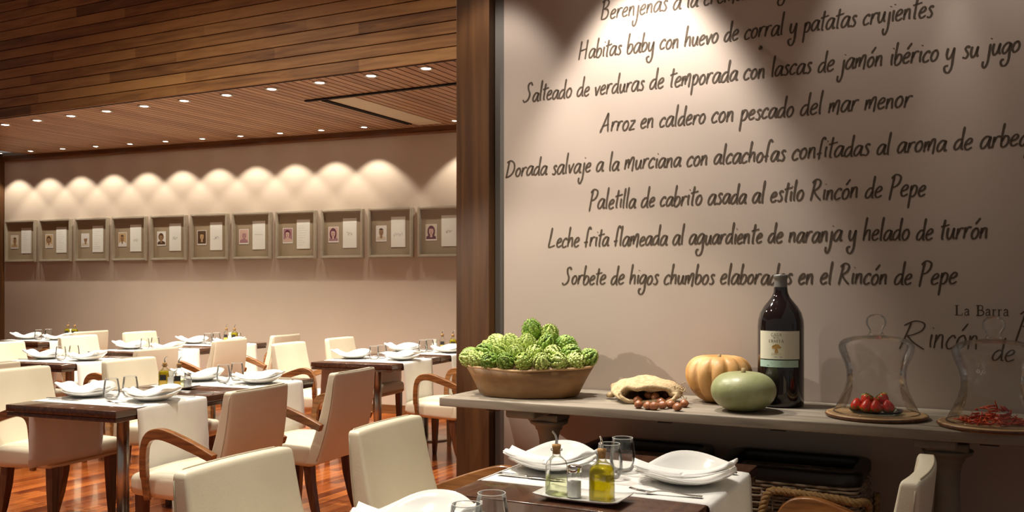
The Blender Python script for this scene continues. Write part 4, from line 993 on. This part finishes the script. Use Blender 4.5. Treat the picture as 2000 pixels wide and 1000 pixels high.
e = bend(f, .1075, R(-90-20)); e.v = [(x*(1+.45*(z-.0)), y*(1+.45*(z-.0)), z+.172) for x, y, z in e.v]; e.build('etched_monogram', M['etch'], j2)
gp = MB(); gp.lathe([(.0, .003), (.075, .003), (.082, .007), (.088, .012), (.089, .011), (.083, .004), (.075, .0), (.0, .0)], 40, cap=False); g = gp.build('glass_dish', M['plate_glass']); g.location = J1+Vector((0, 0, .0152)); tag(g, 'small clear glass dish under the strawberries inside the bell jar', 'dish')
st = thing('strawberry', '', 'strawberry'); b = MB()
def dimp(p, a, r): return (p.x*(1+.03*math.sin(7*a+p.z*300)), p.y*(1+.03*math.sin(7*a+p.z*300)), p.z)
b.lathe([(.0, .0), (.012, .001), (.020, .007), (.0215, .014), (.018, .026), (.011, .037), (.004, .043), (.0, .044)], 28, cap=False, fn=dimp); b.build('fruit', M['straw'], st)
b = MB()
for k in range(9):
    a = 2*math.pi*k/9; d = Vector((math.cos(a), math.sin(a), 0)); s_ = Vector((-d.y, d.x, 0)); q = [d*.0, d*.012+s_*.007+Vector((0, 0, .001)), d*.0235+Vector((0, 0, .012)), d*.026+Vector((0, 0, .018)), d*.012-s_*.007+Vector((0, 0, .001))]
    b.add([p+Vector((0, 0, -.002)) for p in q], [(0, 1, 2, 4), (1, 3, 2), (2, 3, 4)])
b.build('leaf_cap', M['straw_leaf'], st)
ST = Kind(st)
for (dx, dy, dz, tx, ty, wh) in ((-.062, -.02, 0, .1, -.2, 'leftmost on the glass dish'), (-.032, -.045, 0, -.15, .1, 'front left on the glass dish'), (.002, -.052, 0, -.1, 0, 'front centre on the glass dish'), (.043, -.036, 0, -.15, .15, 'rightmost on the glass dish'),
                             (-.022, .0, .031, 2.7, .3, 'on top of the pile, left of the two'), (.010, -.004, .034, 2.5, -.4, 'on top of the pile, right of the two'), (-.01, .03, 0, .2, .1, 'at the back, half hidden by the others')):
    o = ST.put(J1+Matrix.Rotation(-TW+R(4), 3, 'Z') @ Vector((dx, dy, 0))+Vector((0, 0, .0225+dz+(.022 if abs(tx) > 1 else 0))), 0, 'red strawberry '+wh, 'strawberries under the bell jar', (1.0,)*3); o.rotation_euler = (tx, ty, dx*40)
b = MB(); rnd = random.Random(9)
for k in range(170):
    a = rnd.uniform(0, 2*math.pi); rr = .105*math.sqrt(rnd.random()); hh = max(.004, .062*(1-(rr/.085)**2)*rnd.random()); p = Vector((rr*math.cos(a), rr*math.sin(a)*.8, .017+hh)); d = Vector((rnd.uniform(-1, 1), rnd.uniform(-1, 1), rnd.uniform(-.35, .35))).normalized(); l = rnd.uniform(.02, .045)
    pts = [p-d*l/2]
    for j in range(3): pts.append(pts[-1]+d*l/3+Vector((rnd.uniform(-.006, .006),)*2+(rnd.uniform(-.004, .004),)))
    pts = [Vector((q.x, q.y, max(.0185, q.z))) for q in pts]; pts = [q*min(1, .118/max(.001, math.hypot(q.x, q.y))) if False else q for q in pts]
    r0 = rnd.uniform(.0014, .0042); b.tube(pts, [r0*.6, r0, r0*.8, r0*.3], 6)
o = b.build('dried_chillies', M['chilli']); o.location = J2; o['kind'] = 'stuff'; tag(o, 'tangled heap of shredded dried red chillies under the right bell jar', 'chillies')

# ------------------------------------------------------------------ wicker baskets under the console
def basket(loc, w, d, h, label, seed):
    t = thing('wicker_basket', label, 'basket', loc, -TW); b = MB(); r = .045
    def path(off=0):
        pts = []; x, y = w/2+off, d/2+off
        for cx, cy, a0 in ((x-r, -y+r, -90), (x-r, y-r, 0), (-x+r, y-r, 90), (-x+r, -y+r, 180)):
            for k in range(5): a = R(a0+90*k/4); pts.append((cx+r*math.cos(a), cy+r*math.sin(a)))
        out = []
        m = len(pts)
        for i in range(m):
            p, q = Vector(pts[i]), Vector(pts[(i+1) % m]); L_ = (q-p).length; c = max(1, round(L_/.0125))
            for k in range(c): out.append(p.lerp(q, k/c))
        return out
    P = path(); n = len(P); rows = int((h-.042)/.0125)
    for i in range(rows):
        z = .01+i*.0125; vs = []; ph = math.pi*(i % 2)
        pts = []
        for k, p in enumerate(P):
            c = Vector((p.x, p.y, 0)); q = Vector(P[(k+1) % n])-Vector(P[k-1]); nr = Vector((q.y, -q.x, 0)).normalized()
            pts.append(c+nr*(.0055*math.sin(k*math.pi/3.0+ph))+Vector((0, 0, z)))
        b.tube(pts, .0052, 5, closed=True)
    b.build('woven_side', M['wicker'], t)
    b = MB()
    for k in range(0, n, 6):
        p = P[k]; b.tube([(p.x, p.y, .0), (p.x, p.y, h-.078)], .0048, 6, up=Vector((1, 0, 0)))
        p = P[(k+3) % n]; b.tube([(p.x, p.y, .0), (p.x, p.y, h-.078)], .0048, 6, up=Vector((1, 0, 0)))
    b.build('stakes', M['wicker'], t)
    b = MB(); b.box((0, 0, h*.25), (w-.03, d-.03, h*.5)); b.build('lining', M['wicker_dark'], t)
    b = MB(); pr = path(-.012); pts = [(p.x, p.y, h-.022) for p in pr]
    b.sweep(pts, [(-.017, -.024), (.017, -.024), (.021, -.016), (.021, .016), (.015, .022), (-.015, .022), (-.021, .016), (-.021, -.016)], closed=True); b.build('padded_rim', M['lining'], t)
    # twisted rope swag on the front and side
    rp = thing('x', 'x', 'x'); bpy.data.objects.remove(rp)
    b = MB(); y = -d/2-.022
    ctl = [(-w/2+.02, y+.004, h-.062), (-w/2+.03, y-.004, h-.11), (-w/2+.07, y-.008, h-.20), (-w/2+.125, y-.010, h-.235), (-w/2+.165, y-.008, h-.205), (-w/2+.182, y-.004, h-.13), (-w/2+.20, y, h-.085), (-w/2+.24, y, h-.075), (w/2-.07, y, h-.082), (w/2-.01, y, h-.09), (w/2+.02, y+.03, h-.092), (w/2+.026, y+.09, h-.12), (w/2+.03, y+.16, h-.25), (w/2+.03, y+.24, h-.26), (w/2+.028, y+.32, h-.12)]
    cl = catmull(ctl, 16); acc = 0
    strands = [[], [], []]
    for i, p in enumerate(cl):
        if i: acc += (cl[i]-cl[i-1]).length
        tt = (cl[min(len(cl)-1, i+1)]-cl[max(0, i-1)]).normalized(); s1 = tt.cross(Vector((0, 1, .01)))
        if s1.length < .1: s1 = tt.cross(Vector((1, 0, .01)))
        s1.normalize(); s2 = tt.cross(s1)
        for k in range(3):
            a = acc/.052*2*math.pi+k*2*math.pi/3; strands[k].append(p+(s1*math.cos(a)+s2*math.sin(a))*.0072)
    for s_ in strands: b.tube(s_, .0078, 7)
    b.build('rope_handle', M['rope'], t)
    return t
basket(sh(1.36, .26, 0), .49, .37, .70, 'wicker basket with black rim and looped rope handle under the console', 0)
basket(sh(.79, .26, 0), .47, .37, .70, 'wicker basket with black rim under the console, mostly hidden behind the tumblers', 1)
